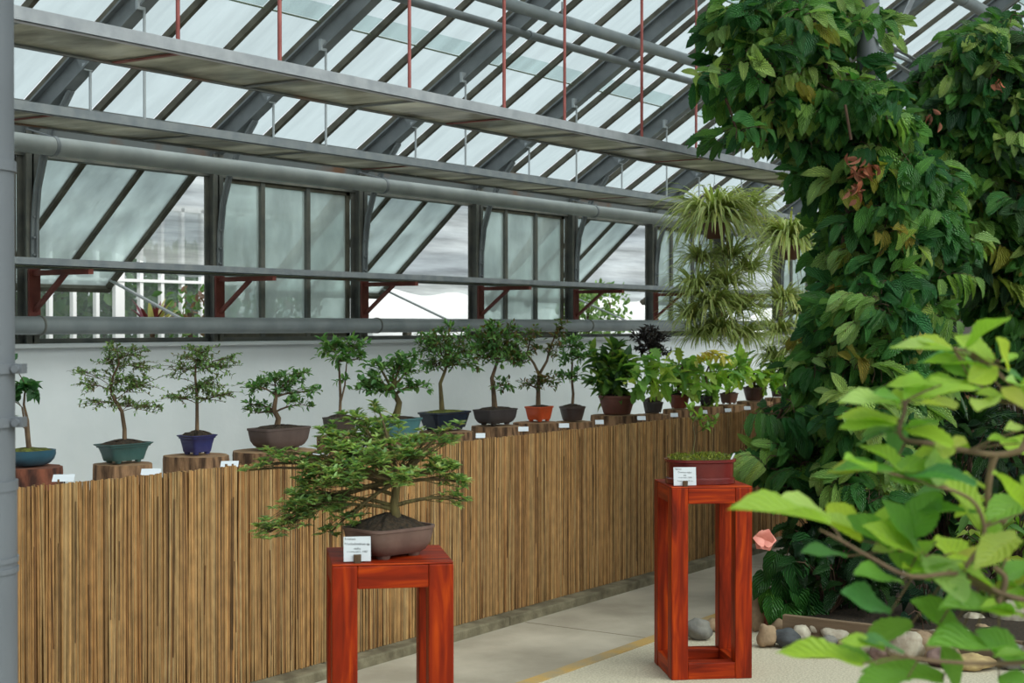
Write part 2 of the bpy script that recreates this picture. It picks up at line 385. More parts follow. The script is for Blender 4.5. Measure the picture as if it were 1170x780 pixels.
# window wall: masonry, sill, lower frame
m = MB(); m.box((XA, YW, 0), (XB, YW+.24, 1.525)); struct(m.build('wall_left', M['wall']), 'white plastered wall below the windows')
m = MB(); m.box((XA, YW-.10, 1.52), (XB, YW+.26, 1.545)); bevel(struct(m.build('trim_4', M['wall']), 'white sill'), .006)
m = MB(); m.box((XA, Y_FRONT-.2, 0), (XB, Y_FRONT, 1.0)); struct(m.build('wall_right', M['wall']))
m = MB(); m.box((XA-.2, Y_FRONT, 0), (XA, YW, 1.0)); struct(m.build('wall_near', M['wall']))
m = MB(); m.box((XB, Y_FRONT, 0), (XB+.2, YW, 3.1)); struct(m.build('wall_far', M['greywall']), 'grey end wall behind the plants')
def gable(name, X, zb):
    m = MB(); ze = zu(7.3)+.2; zr = zu(Y_RIDGE)+.2
    zf = zr - (Y_RIDGE - Y_FRONT)*.64
    m.add([(X, YW, zb), (X, Y_FRONT, zb), (X, Y_FRONT, zf), (X, Y_RIDGE, zr), (X, YW, ze)], [(0, 1, 2, 3, 4)])
    g = struct(m.build(name, M['roofglass']))
    m = MB()
    y = Y_FRONT
    while y < YW:
        t = ze + (YW-y)*.64 if y > Y_RIDGE else zr - (Y_RIDGE-y)*.64
        m.bar((X, y, zb), (X, y, t), .05, .05, (1, 0, 0)); y += .75
    m.bar((X, Y_FRONT, zb), (X, YW, zb), .06, .06); m.bar((X, Y_FRONT, zf), (X, Y_RIDGE, zr), .08, .08); m.bar((X, Y_RIDGE, zr), (X, YW, ze), .08, .08)
    m.build('glazing_bars', M['bar'], g)
gable('window_20', XB+.03, 3.1); gable('window_21', XA-.03, 1.0)
# front glazing (behind the camera's right)
m = MB(); m.box((XA, Y_FRONT-.01, 1.0), (XB, Y_FRONT, zu(Y_RIDGE)-(Y_RIDGE-Y_FRONT)*.64+.2)); struct(m.build('window_22', M['roofglass']))

# posts: I-section with knee brace
for i in range(I0, I1+1):
    x = post_x(i); m = MB()
    m.box((x-.045, YW-.09, 1.545), (x+.045, YW-.08, 2.78)); m.box((x-.045, YW-.01, 1.55), (x+.045, YW, 2.78)); m.box((x-.006, YW-.09, 1.55), (x+.006, YW, 2.78))
    p = struct(m.build('pillar', M['darksteel']), 'dark steel window post')
    m = MB(); pts = [(x, 7.25, 2.02), (x, 7.245, 2.25), (x, 7.22, 2.45), (x, 7.165, 2.62), (x, 7.085, 2.78), (x, 6.93, 2.98)]
    for a, b in zip(pts, pts[1:]): m.bar(a, b, .05, .012, (1, 0, 0)); m.bar(a, b, .01, .05, (1, 0, 0))
    for z in (2.06, 2.16, 2.28): m.tube([(x-.016, 7.25, z), (x-.016, 7.225, z)], .008, 6)
    m.build('knee_brace', M['steel'], p)
# eave beam, header
m = MB(); m.box((XA, YW-.03, 2.70), (XB, YW+.03, 2.95)); m.box((XA, YW-.10, 2.93), (XB, YW+.06, 2.95)); struct(m.build('beam', M['rust']), 'rust stained eave beam')
m = MB(); m.box((XA, YW-.02, 2.64), (XB, YW+.05, 2.70)); struct(m.build('beam', M['darksteel']), 'window header beam')
m = MB(); m.box((XA, YW-.02, 1.545), (XB, YW+.05, 1.574)); struct(m.build('trim_5', M['darksteel']), 'dark lower window frame')

# windows: closed bays have two mullions, every second bay is an outward swung top hung sash
ZB, ZT = 1.574, 2.64
for n, i in enumerate(range(-4, 9)):
    xa, xb = post_x(i)+.045, post_x(i+1)-.045
    if i % 2:
        m = MB()
        for x in (xa+.02, xb-.02): m.box((x-.02, YW+.005, ZB), (x+.02, YW+.035, ZT))
        for z in (ZB+.008, ZT-.015): m.box((xa, YW+.005, z-.012), (xb, YW+.035, z+.015))
        f = struct(m.build('window_%d' % (n+1), M['bar']), 'closed three light window')
        for k in (1, 2):
            x = xa + (xb-xa)*k/3; m = MB(); m.box((x-.02, YW-.005, ZB), (x+.02, YW+.04, ZT)); m.build('mullion', M['darksteel'], f)
        m = MB(); m.box((xa, YW+.018, ZB), (xb, YW+.022, ZT)); m.build('pane', M['sideglass'], f)
    else:
        H = np.array((0, YW+.06, ZT+.03)); B = np.array((0, 8.27, 1.91)); D = B - H
        nv = nrm(np.cross((1, 0, 0), D))
        m = MB()
        for x in (xa+.02, xb-.02): m.bar((x, *H[1:]), (x, *B[1:]), .045, .035, (1, 0, 0))
        m.bar((xa, *B[1:]), (xb, *B[1:]), .05, .04, nv); m.bar((xa, *H[1:]), (xb, *H[1:]), .05, .04, nv)
        f = struct(m.build('window_%d' % (n+1), M['bar']), 'top hung window propped open outwards')
        for k in (1, 2):
            x = xa + (xb-xa)*k/3; m = MB(); m.bar((x, *H[1:]), (x, *B[1:]), .04, .03, (1, 0, 0)); m.build('mullion', M['bar'], f)
        m = MB(); h2 = H + nv*.005; m.fbox((xa+.03, *h2[1:]), (xb-xa-.06, 0, 0), D, nv*.004); m.build('pane', M['sideglass'], f)
        q = H + D*.93
        m = MB(); m.bar((xb-.04, *q[1:]), (xb-.02, YW+.03, ZB+.06), .03, .012, (1, 0, 0)); m.build('prop_bar', M['pipe'], f)
# prop bars of closed windows are not shown

# roof: rafters, glazing bars, purlins and lapped panes
for i in range(I0, I1+1):
    x = post_x(i)
    for side in (0, 1):
        if side == 0: a = np.array((x, 7.3, zu(7.3))); b = np.array((x, Y_RIDGE, zu(Y_RIDGE)))
        else: a = np.array((x, Y_RIDGE, zu(Y_RIDGE))); b = np.array((x, Y_FRONT, zu(Y_RIDGE)-(Y_RIDGE-Y_FRONT)*.64))
        nn = nrm(np.cross((1, 0, 0), b - a)); nn = nn if nn[2] > 0 else -nn
        m = MB()
        m.bar(a+nn*.006, b+nn*.006, .082, .012, (1, 0, 0)); m.bar(a+nn*.066, b+nn*.066, .012, .12, (1, 0, 0)); m.bar(a+nn*.126, b+nn*.126, .082, .012, (1, 0, 0))
        for t in (.08, .33, .58): # gusset plates with bolts
            q = a + (b-a)*t; d_ = nrm(b-a)
            m.bar(q+nn*.066, q+nn*.066+d_*.14, .03, .08, (1, 0, 0))
        struct(m.build('beam', M['steel']), 'sloping steel roof rafter')
GL = .19
m = MB(); pn = MB()
dl = math.hypot(1, .64)
for i in range(I0, I1):
    for k in range(3):
        x = post_x(i) + k*.5
        for (ya, yb, s) in ((YW+.05, Y_RIDGE, 1), (Y_RIDGE, Y_FRONT, -1)):
            za = zu(Y_RIDGE) - abs(ya-Y_RIDGE)*.64 + GL; zb = zu(Y_RIDGE) - abs(yb-Y_RIDGE)*.64 + GL
            m.bar((x, ya, za), (x, yb, zb), .032, .042, (1, 0, 0))
            Y = 7.40 if s == 1 else Y_RIDGE
            while Y > (Y_RIDGE if s == 1 else Y_FRONT) + .01:
                Ya, Yb = Y, max(Y-1.02, Y_RIDGE if s == 1 else Y_FRONT)
                f = lambda y: zu(Y_RIDGE) - abs(y-Y_RIDGE)*.64 + GL + .02
                if s == 1: p = [(x+.018, Ya+.0, f(Ya)+.012), (x+.482, Ya, f(Ya)+.012), (x+.482, Yb-.13, f(Yb-.13)), (x+.018, Yb-.13, f(Yb-.13))]
                else: p = [(x+.018, Ya+.07, f(Ya)), (x+.482, Ya+.07, f(Ya)), (x+.482, Yb, f(Yb)+.012), (x+.018, Yb, f(Yb)+.012)]
                pn.add(p, [(0, 1, 2, 3)])
                Y -= 1.02
roof = struct(pn.build('ceiling', M['roofglass']), 'hazed glass roof panes in lapped rows')
m.build('glazing_bars', M['bar'], roof)
m = MB()
for Y in (6.38, 5.36, 4.34, 3.32, 2.30): m.box((XA, Y-.02, zu(Y)+GL+.014), (XB, Y-.010, zu(Y)+GL+.022))
m.build('pane_laps', mat('algae_line', c(96, 104, 86), .8), roof)
for Y in (5.2, 3.2):
    m = MB(); m.box((XA, Y-.02, zu(Y)+.15), (XB, Y+.02, zu(Y)+.175)); struct(m.build('beam', M['steel']), 'purlin on the rafters')
m = MB(); m.box((XA, Y_RIDGE-.06, zu(Y_RIDGE)+.1), (XB, Y_RIDGE+.06, zu(Y_RIDGE)+.32)); struct(m.build('beam', M['darksteel']), 'ridge beam')
# bracing between far rafters
m = MB()
m.bar(P(1004, 62, 14.6), P(1094, 118, 13.6), .03, .03); m.bar(P(1004, 46, 14.8), P(1094, 96, 13.8), .025, .025)
struct(m.build('beam', M['darksteel']), 'thin bracing rods under the far roof')
m = MB(); m.bar(P(1047, -12, 13.2), P(1016, 55, 13.2), .05, .04); struct(m.build('beam', M['galv']), 'pale diagonal strut under the far roof')

# ================================================================== PIPES
def pipe(name, Y, Z, r, x0, x1, label, mtl, clamps=(), coll=None, axis_slope=0):
    t = thing(name, (x0, Y, Z-r), label, 'pipe')
    m = MB(); m.tube([(x0, Y, Z), (x1, Y, Z)], r, 20); m.build('tube', mtl, t)
    for x in clamps:
        m = MB(); m.tube([(x-.012, Y, Z), (x+.012, Y, Z)], r+.005, 20)
        m.bar((x, Y, Z+r), (x, YW-.13, Z+r+.06), .02, .006, (1, 0, 0)) if coll is None else m.tube([(x, Y, Z+r), (x, coll[0], coll[1])], .006, 6)
        m.build('clamp', M['galv_dull'], t)
    return t
pipe('heating_pipe', 7.0, 2.665, .054, XA+.1, XB-.1, 'thick grey pipe running above the windows', M['pipe'], [5.75+1.0*0, 8.72, 11.7, 14.7])
pipe('heating_pipe', 7.08, 1.652, .052, XA+.1, XB-.1, 'grey pipe running along the bottom of the windows', M['rail'])
m = MB()
lower = [o for o in COL.objects if o.name.startswith('heating_pipe')][1]
for x in (5.72, 8.75, 11.75):
    m = MB(); m.tube([(x-.006, 7.08, 1.652), (x+.006, 7.08, 1.652)], .058, 20); m.bar((x, 7.1, 1.60), (x, 7.22, 1.60), .03, .01, (1, 0, 0)); m.build('hoop_clamp', M['darksteel'], lower)
pipe('roof_pipe', 5.60, 3.745, .042, XA+.1, XB-.1, 'thick grey pipe high under the roof, upper of two', M['rail'], [post_x(i)+.12 for i in range(-2, 9, 2)], (5.60, zu(5.6)+.03))
pipe('roof_pipe', 5.86, 3.70-.03, .028, XA+.1, XB-.1, 'thin dark pipe just below the thick roof pipe', M['steel'], [post_x(i)+.1 for i in range(-2, 9, 2)], (5.86, zu(5.86)+.02))
pipe('roof_pipe', 4.25, 4.52, .055, 9.5, XB-.1, 'grey pipe near the ridge at the top right corner', M['rail'], [post_x(i)+.1 for i in range(3, 9, 2)], (4.25, zu(4.25)+.03))

# ================================================================== HANGING TRAYS
def tray(yf, yb, z, x0, x1, label, edge, seg, group=None):
    t = thing('hanging_tray', (x0, yf, z), label, 'shelf', group)
    m = MB(); m.box((x0, yf, z), (x1, yf+.006, z+.052)); m.box((x0, yf, z), (x1, yf+.035, z+.005)); bevel(m.build('front_rail', edge, t), .001)
    m = MB(); m.box((x0, yb-.006, z), (x1, yb, z+.04)); m.box((x0, yb-.035, z), (x1, yb, z+.005)); m.build('back_rail', M['rust'], t)
    x = x0; k = 0
    while x < x1-.05:
        m = MB(); m.box((x, yf+.004, z+.001), (x+.03, yb-.004, z+.006)); m.build('cross_bar', M['redox'] if k % 3 == 1 else M['rust'], t)
        if k % 2 == 0 or True:
            m = MB(); e = min(x+seg, x1)
            m.fbox((x+.0, yf+.008, z+.010+.003*(k % 2)), (e-x+.02, 0, -.002), (0, yb-yf-.016, .002), (0, 0, .004)); m.build('sheet', M['trayglass'], t)
        x += seg; k += 1
    return t
t1 = tray(4.36, 4.79, 2.70, 1.2, 11.1, 'long wide hanging tray hung on red rods, nearest the ceiling front', M['galv'], .75)
for (px, back) in ((-60, 1), (204, 1), (320, 0), (468, 1), (576, 0), (645, 1), (733, 0), (795, 1)):
    Y = 4.775 if back else 4.375
    p = PYp(px, 100, Y); m = MB(); m.tube([(p[0], Y, 2.715 if back else 2.705), (p[0], Y, zu(Y)+.02)], .009, 8)
    m.build('hanger_rod', M['redrod'], t1)
t2 = tray(6.32, 6.80, 2.725, 1.2, 16.5, 'long grey hanging tray above the thick pipe, farther of the two', M['galv_dull'], 1.0)
for i in range(-3, 7):
    x = post_x(i)
    m = MB(); m.tube([(x+.0, 6.33, 2.73), (x+.0, 6.33, zu(6.33)+.05)], .008, 6); m.box((x-.055, 6.32, zu(6.33)-.01), (x+.0, 6.34, zu(6.33)+.06)); m.build('hanger_rod', M['rod'], t2)
    m = MB(); m.tube([(x+.02, 6.79, 2.73), (x+.02, 6.79, zu(6.79)+.04)], .008, 6); m.box((x-.03, 6.78, zu(6.79)), (x+.03, 6.80, zu(6.79)+.04)); m.build('hanger_rod', M['rod'], t2)
# glass shelf on red brackets
sh = thing('window_shelf', (5, 6.75, 1.95), 'narrow grey edged shelf on red brackets across the windows', 'shelf')
m = MB(); m.box((1.3, 6.75, 1.975), (16.5, 6.757, 2.018)); m.box((1.3, 6.75, 1.975), (16.5, 6.78, 1.98)); m.build('front_rail', M['galv_dull'], sh)
m = MB(); m.box((1.3, 7.17, 1.975), (16.5, 7.178, 2.01)); m.build('back_rail', M['rust'], sh)
m = MB(); m.box((1.3, 6.758, 1.985), (16.5, 7.17, 1.989)); m.build('sheet', glassmat('shelf_glass', (.55, .58, .5), (.3, .3, .2), .4, .1, (.5, 1.3), 3), sh)
for i in range(-3, 8):
    x = post_x(i)
    br = MB(); br.bar((x, 7.25, 1.955), (x, 6.765, 1.955), .035, .03, (1, 0, 0)); br.bar((x, 7.25, 1.735), (x, 6.98, 1.945), .03, .02, (1, 0, 0))
    br.box((x-.04, 7.245, 1.68), (x+.04, 7.26, 1.98))
    br.build('bracket', M['redox'], sh)

# ================================================================== COLUMNS
def column(px_edge, d, r, label, px_c=None):
    rr = (px_edge-CX)/F_PX*d - r if px_c is None else (px_c-CX)/F_PX*d
    cx, cy = FX*d + FY*rr, FY*d - FX*rr
    zt = zu(cy) + .02
    t = thing('support_column', (cx, cy, 0), label, 'column'); t['kind'] = 'structure'
    def zat(y): return CAM_Z - (y-HORIZON)/F_PX*d
    m = MB(); m.tube([(cx, cy, zat(556)), (cx, cy, zt)], r, 28)
    m.build('shaft', M['column'], t)
    m = MB(); m.tube([(cx, cy, 0), (cx, cy, zat(556))], r*1.05, 28); m.tube([(cx, cy, zat(560)), (cx, cy, zat(549))], r*1.08, 28)
    for y in (638, 650): m.tube([(cx, cy, zat(y+4)), (cx, cy, zat(y-2))], r*1.09, 28)
    m.tube([(cx, cy, 0), (cx, cy, .04)], r*1.4, 28)
    m.build('socket', M['column'], t)
    m = MB(); m.tube([(cx, cy, zat(196)), (cx, cy, zat(184))], r*1.06, 28); m.build('collar', M['column'], t)
    for y in (421, 482):
        m = MB(); m.tube([(cx, cy, zat(y+5.5)), (cx, cy, zat(y-5.5))], r+.006, 28)
        c0 = np.array((cx, cy, zat(y)))
        m.fbox(c0+VR*(r-.002)-VF*.02-UP*.012, VR*.03, VF*.04, UP*.024)
        m.tube([c0+VR*(r+.014)-VF*.035, c0+VR*(r+.014)+VF*.035], .010, 8); m.build('clamp', M['column'], t)
column(15, 3.8, .09, 'blue grey column with bolted clamps at the left edge of the picture')
column(0, 8.76, .063, 'grey column half hidden inside the climbing vine', 991)

# ================================================================== REED SCREEN
fence = thing('reed_screen', (2, 4.8, .05), 'long tan reed screen standing on the concrete kerb', 'fence')
rr = random.Random(3)
RC = [c(170, 130, 83), c(160, 120, 74), c(147, 108, 65), c(129, 92, 54), c(104, 73, 43), c(177, 140, 94), c(84, 58, 36)]
RWt = [7, 8, 6, 3, .9, 3, .2]
x = 0.2; panels = []
for pstart in range(0, 8):
    m = MB(); xa, xb = .2 + pstart*1.9, .2 + (pstart+1)*1.9
    hb = rr.uniform(-.003, .003)
    x = xa
    while x < xb:
        r_ = rr.uniform(.003, .0055); z1 = 1.032 + .012*math.exp(-((x-3.2)/.6)**2) + hb + rr.gauss(0, .0022); lean = rr.gauss(0, .006); y = 4.80 + rr.uniform(-.004, .003)
        col = jit(rr.choices(RC, RWt)[0], .09, rr)
        zs = [.052, .36, .7, z1]; pts = [(x + lean*(k/3-.5) + rr.gauss(0, .0012), y+rr.gauss(0, .001), z) for k, z in enumerate(zs)]
        m.tube(pts, r_, 6, 0, True, col)
        if rr.random() < .05: # a broken or split reed showing darker
            m.tube([(x+.003, y-.006, rr.uniform(.1, .5)), (x+.004+rr.gauss(0, .006), y-.007, rr.uniform(.6, 1.0))], .0026, 5, 0, True, jit(RC[4], .2, rr))
        x += r_*1.75
    x = xa
    while x < xb:
        r_ = rr.uniform(.004, .006); m.tube([(x, 4.812, .055), (x+rr.gauss(0, .01), 4.812, 1.02+hb+rr.gauss(0, .01))], r_, 5, 0, True, jit(RC[3], .2, rr)); x += .0095
    m.build('reed_panel', M['reed'], fence)
m = MB(); m.box((.2, 4.824, .055), (15.4, 4.834, .99)); m.build('backing_board', mat('backing', c(86, 62, 40), .9), fence)
# planting bench behind the screen
bn = thing('planting_bench', (8, 5.6, 0), 'white topped bench hidden behind the reed screen', 'bench')
m = MB(); m.box((1, 4.95, .56), (15.2, 6.3, .60)); m.build('bench_top', M['wall'], bn)
for x in np.arange(1.2, 15.3, 2.0):
    for y in (5.0, 6.22):
        m = MB(); m.box((x-.03, y-.03, 0), (x+.03, y+.03, .56)); m.build('leg', M['steel'], bn)

# ================================================================== RED STANDS
def face(deg):
    global ES, ET
    a = math.radians(deg); ES = VR*math.cos(a) + VF*math.sin(a); ET = np.cross(UP, ES)   # along the front, and away from the viewer
face(6.7)
def stand(o, label, w=.385, h=.90, b=.080):
    o = np.asarray(o, float); t = thing('plant_stand', o + ES*w/2 + ET*w/2, label, 'stand', None)
    def piece(name, a, s, v, u, axis):
        m = MB(); m.fbox(a, ES*s, ET*v, UP*u, tint=(1, 1, 1))
        # grain coordinates run along the piece
        V = m.V[0]; L = np.stack([(V-o)@ES, (V-o)@ET, (V-o)@UP], 1)
        if axis == 0: L = L[:, [2, 1, 0]]
        elif axis == 1: L = L[:, [0, 2, 1]]
        m.U[0] = L + R.random()*5
        return bevel(m.build(name, M['stain'], t), .004)
    for i in (0, 1):
        for j in (0, 1): piece('leg', o + ES*(w-b)*i + ET*(w-b)*j, b, b, h-.0062, 2)
    for j in (0, 1): piece('apron', o + ES*b + ET*(w-b)*j + ET*.002*(1 if j == 0 else 0) + UP*(h-b), w-2*b, b-.002, b-.0065, 0)
    for i in (0, 1): piece('apron', o + ES*(w-b)*i + ES*.001 + ET*b + UP*(h-b), b-.002, w-2*b, b-.0065, 1)
    piece('top_board', o + UP*(h-.006), w, w, .006, 0)
    for j in (0, 1): piece('stretcher', o + ES*b + ET*(w-b)*j + ET*.002 + UP*.001, w-2*b, b-.004, b*.95, 0)
    for i in (0, 1): piece('stretcher', o + ES*(w-b)*i + ES*.002 + ET*b + UP*.001, b-.004, w-2*b, b*.95, 1)
    return t
dL = (CAM_Z-.90)*F_PX/(645.5-HORIZON)
oL = P(379, 645.5, dL); oL[2] = 0
face(9.5)
stand(oL, 'red stained wooden stand under the wide azalea bonsai, nearer the fence screen left')
dR = (CAM_Z-.90)*F_PX/(556.6-HORIZON)
oR = P(767.5, 556.6, dR); oR[2] = 0
face(6.7)
stand(oR, 'red stained wooden stand on gravel holding the shallow red pot')

# ================================================================== POTS, LOGS, TREES
def section(a, b, ex, n=40, rot=0, poly=0):
    P_ = []
    for j in range(n):
        t = 2*math.pi*j/n + (math.pi/n if not poly else 0)
        if poly:
            k = math.pi/poly; rad = math.cos(k)/math.cos(((t) % (2*k))-k); x, y = a*rad*math.cos(t), b*rad*math.sin(t)
        else:
            ct, st = math.cos(t), math.sin(t)
            x = a*math.copysign(abs(ct)**(2/ex), ct); y = b*math.copysign(abs(st)**(2/ex), st)
        P_.append((x*math.cos(rot)-y*math.sin(rot), x*math.sin(rot)+y*math.cos(rot)))
    return P_
def glaze(name, col, rough=.35, col2=None):
    return mat(name, col, rough, 0, col2 or tuple(v*1.35 for v in col), 9, .12, 40, spec=.5)
def pot(parent, ctr, wx, wy, h, mtl, prof, ex=6, rot=0, poly=0, feet=True, moss=False, name='pot', mound=.25, soilm=None):
    """prof: list of (scale, height fraction) from foot to rim"""
    cx, cy, cz = ctr; m = MB(); fz = h*.12 if feet else 0
    def ring(s, z): return [(cx+x*s, cy+y*s, z) for x, y in sec]
    n = 48
    sec = section(wx/2, wy/2, ex, n, rot, poly)
    z0 = cz + fz; hh = h - fz
    rings = [ring(s, z0+hh*f) for s, f in prof] + [ring(prof[-1][0]*.93, z0+hh), ring(prof[-2][0]*.90, z0+hh*.80)]
    m.loft(rings, 0, True, True, False)
    p = m.build(name, mtl, parent)
    md = p.modifiers.new('edge', 'EDGE_SPLIT'); md.split_angle = math.radians(40)
    if feet:
        for (sx, sy) in ((1, 1), (1, -1), (-1, 1), (-1, -1)):
            x, y = sx*wx*.5*prof[0][0]*.66, sy*wy*.5*prof[0][0]*.66
            X, Y_ = cx+x*math.cos(rot)-y*math.sin(rot), cy+x*math.sin(rot)+y*math.cos(rot)
            f = MB(); f.tube([(X, Y_, cz), (X, Y_, z0+hh*.06)], [min(wx, wy)*.10, min(wx, wy)*.13], 8); f.build('foot', mtl, p)
    # soil mound
    s = MB(); rs = []
    for k, (sc_, zz) in enumerate(((.90, .82), (.86, .93), (.6, 1+.12*mound*4), (.3, 1+mound), (.08, 1+mound*1.25))):
        rg = ring(prof[-1][0]*sc_*.98, z0+hh*zz)
        rs.append([(a+R.uniform(-.004, .004), b+R.uniform(-.004, .004), z+(R.uniform(-.005, .005) if k > 1 else 0)) for a, b, z in rg])
    s.loft(rs, 0, True, False, True)
    s.build('soil', soilm or (M['moss'] if moss else M['soil']), parent)
    return z0 + hh
def log(cx, cy, zt, zb, r, label, red=False, aspect=1.0, group='log section plinths on the bench'):
    m = MB(); n = 36; off = [1 + .05*math.sin(3*2*math.pi*j/n + R.random()*.4) + R.uniform(-.03, .03) for j in range(n)]
    rings = []
    for f in (0, .2, .4, .6, .8, .95, 1):
        rings.append([(cx + r*off[j]*(1+R.uniform(-.012, .012))*(.985 if f == 1 else 1)*math.cos(2*math.pi*j/n), cy + r*aspect*off[j]*(.985 if f == 1 else 1)*math.sin(2*math.pi*j/n), zb+(zt-zb)*f) for j in range(n)])
    m.loft(rings, 0, True, True, False)
    t = thing('log_plinth', (cx, cy, zb), label, 'log', group)
    m.build('bark', M['logred'] if red else M['logbark'], t)
    m = MB(); m.add(rings[-1] + [(cx, cy, zt+.001)], [(j, (j+1) % n, n) for j in range(n)], 0, False); m.build('sawn_top', M['logtopred'] if red else M['logtop'], t)
    return t
def bez(a, b, cpt, n=5):
    a, b, cpt = map(np.asarray, (a, b, cpt)); return [a*(1-t)**2 + cpt*2*t*(1-t) + b*t*t for t in np.linspace(0, 1, n)]
def grow(parent, trunk, trad, blobs, nt, nl, T, L, Wr, tints, bark, rnd, leafm=None, twr=.0014, updir=.35, lname='foliage', whorl=0, droopy=0.0, extra=None, spread=.8):
    """trunk: world points; blobs: (centre, (ru, rv, rw)) in world metres; twigs run from a limb in every blob to sampled points"""
    wb = MB(); lf = MB()
    wb.tube(trunk, trad, 10)
    if extra:
        for pts, rad in extra: wb.tube(pts, rad, 7)
    T_ = [np.asarray(p, float) for p in trunk]; dense = []
    for a, b in zip(T_, T_[1:]): dense += [a*(1-t)+b*t for t in (0, .25, .5, .75)]
    dense.append(T_[-1]); base = dense[0]; hgt = max(p[2] for p in dense) - base[2]
    if extra:
        for pts, rad in extra: dense += [np.asarray(p) for p in pts]
    vols = [b[1][0]*b[1][1] for b in blobs]
    for bi, (cn, rd) in enumerate(blobs):
        cn = np.asarray(cn, float)
        cand = [p for p in dense if p[2] < cn[2]+.01 and p[2] > base[2]+hgt*.35] or [dense[-1]]
        a = min(cand, key=lambda p: np.linalg.norm(p-cn) + abs(p[2]-(cn[2]-.25*abs(cn[2]-base[2])))*.3)
        cp = (a+cn)/2 + np.array((0, 0, np.linalg.norm(cn-a)*.12))
        limb = bez(a, cn, cp, 6); r0 = trad[-1]*.75
        wb.tube(limb, [r0*(1-.6*k/5) for k in range(6)], 6)
        k = max(3, int(nt*vols[bi]/sum(vols)))
        for _ in range(k):
            v = rdir(rnd)*(rnd.random()**.4)
            p = cn + VR*v[0]*rd[0] + UP*v[2]*rd[1] + VF*v[1]*rd[2]
            s = limb[rnd.randint(2, 5)]
            tw = bez(s, p, (s+p)/2 + rdir(rnd)*np.linalg.norm(p-s)*.15 + UP*.01, 4)
            wb.tube(tw, [twr*1.5, twr*1.2, twr, twr*.6], 4, 0, False)
            d0 = nrm(p-s)
            if whorl:
                for q, cnt in ((tw[-1], nl), (tw[2], max(2, nl//2))):
                    ph = rnd.random()*6.28
                    for j in range(cnt):
                        an = ph + j*6.283/cnt; rad = VR*math.cos(an)+VF*math.sin(an)
                        dd = nrm(rad*whorl + UP*(.45+rnd.uniform(-.3, .4)) + d0*.35)
                        ll = L*rnd.uniform(.7, 1.15); put(lf, rnd.choice(T), q, dd, UP+rdir(rnd)*.2, ll, ll*Wr, jit(rnd.choice(tints), .2, rnd))
            else:
                for j in range(nl):
                    f = rnd.uniform(.3, 1); ii = min(2, int(f*3)); q = tw[ii]*(1-(f*3-ii)) + tw[ii+1]*(f*3-ii)
                    dd = nrm(d0*.5 + rdir(rnd)*spread + UP*(updir-droopy))
                    ll = L*rnd.uniform(.65, 1.2); put(lf, rnd.choice(T), q, dd, nrm(UP + rdir(rnd)*.5), ll, ll*Wr, jit(rnd.choice(tints), .22, rnd))
    wb.build('trunk', bark, parent); lf.build(lname, leafm or M['leaf'], parent)

PF_RECT = [(.78, 0), (.80, .04), (.9, .5), (.97, .86), (1.03, .9), (1.03, 1)]
PF_FLARE = [(.70, 0), (.72, .05), (.80, .45), (.90, .82), (1.06, .95), (1.06, 1)]
PF_BOWL = [(.62, 0), (.78, .12), (.93, .4), (1.0, .75), (.985, .93), (1.0, 1)]
PF_CHUNK = [(.72, 0), (.82, .1), (.93, .35), (.98, .7), (1.0, .88), (1.03, .9), (1.03, 1)]
PF_OVAL = [(.93, 0), (.96, .03), (.96, .22), (.91, .27), (.93, .85), (.99, .89), (.99, 1)]
PF_TAPER = [(.72, 0), (.74, .05), (.88, .5), (.97, .85), (1.02, .87), (1.02, 1)]

GR = [c(124, 156, 92), c(104, 136, 80), c(146, 174, 106), c(92, 118, 72), c(110, 106, 72)]
GD = [c(96, 140, 80), c(80, 122, 68), c(124, 162, 92), c(92, 128, 68)]
GB = [c(134, 170, 70), c(110, 150, 58), c(160, 188, 80)]
YB = 5.5
def bonsai(px, ybase, wpx, hpx, label, potcol, prof, trunk, trad, blobs, nt, nl, T, Lpx, Wr, tints, ex=7, poly=0, asp=.5, moss=False, log_=None, feet=True, bark='bark', Y=YB, whorl=0, seed=1, mound=.22, leafm=None, spread=.8, droopy=0, extra=None, rough=.35, spare=None, updir=.35):
    """all picture measures are turned to metres at the depth of this tree's place on the bench"""
    d = depthY(px, Y); k = d/F_PX; b0 = P(px, ybase, d)
    t = thing('bonsai', b0, label, 'bonsai', 'bonsai trees behind the reed screen')
    mound *= .55; A = wpx*k/(FY + FX*asp) if ex > 3 or poly else wpx*k/math.hypot(FY, FX*asp)
    zt = pot(t, b0, A, A*asp, hpx*k, glaze('pot_glaze_%d' % px, potcol, rough), prof, ex, 0, poly, feet, moss, mound=mound)
    rnd = random.Random(seed+px)
    def Q(u, v, w=0): return b0 + VR*(u-px)*k + UP*(ybase-v)*k + VF*w*k
    tk = [Q(trunk[0][0], ybase-hpx*.78)] + [Q(*q) for q in trunk]; trad = [trad[0]*1.25] + list(trad)
    fine = T is TS and Lpx < 11
    bl = [(Q(u, v, rnd.uniform(-.3, .3)*ru), (ru*k*(1.22 if fine else 1), rv*k*(1.3 if fine else 1), ru*k*.9)) for (u, v, ru, rv) in blobs]
    if fine: Lpx *= .85; nt = int(nt*1.2); nl += 3 if tints is GR else 0
    trad = [q_*.88 for q_ in trad]
    ex_ = [([Q(*q) for q in pts], [r*k for r in rad]) for pts, rad in extra] if extra else None
    grow(t, tk, [r*k for r in trad], bl, nt, nl, T, Lpx*k, Wr, tints, M[bark], rnd, leafm, twr=.0010, updir=updir, whorl=whorl, spread=spread, droopy=droopy, extra=ex_)
    return t, b0, d, k, Q

LG = 'log section plinths on the bench'
def plinth(px, ytop, wpx, label, red=False, Y=YB, zb=.60):
    d = depthY(px, Y); p = P(px, ytop, d)
    log(p[0], p[1], p[2]-.002, zb, wpx*d/F_PX/2, label, red, group=LG)

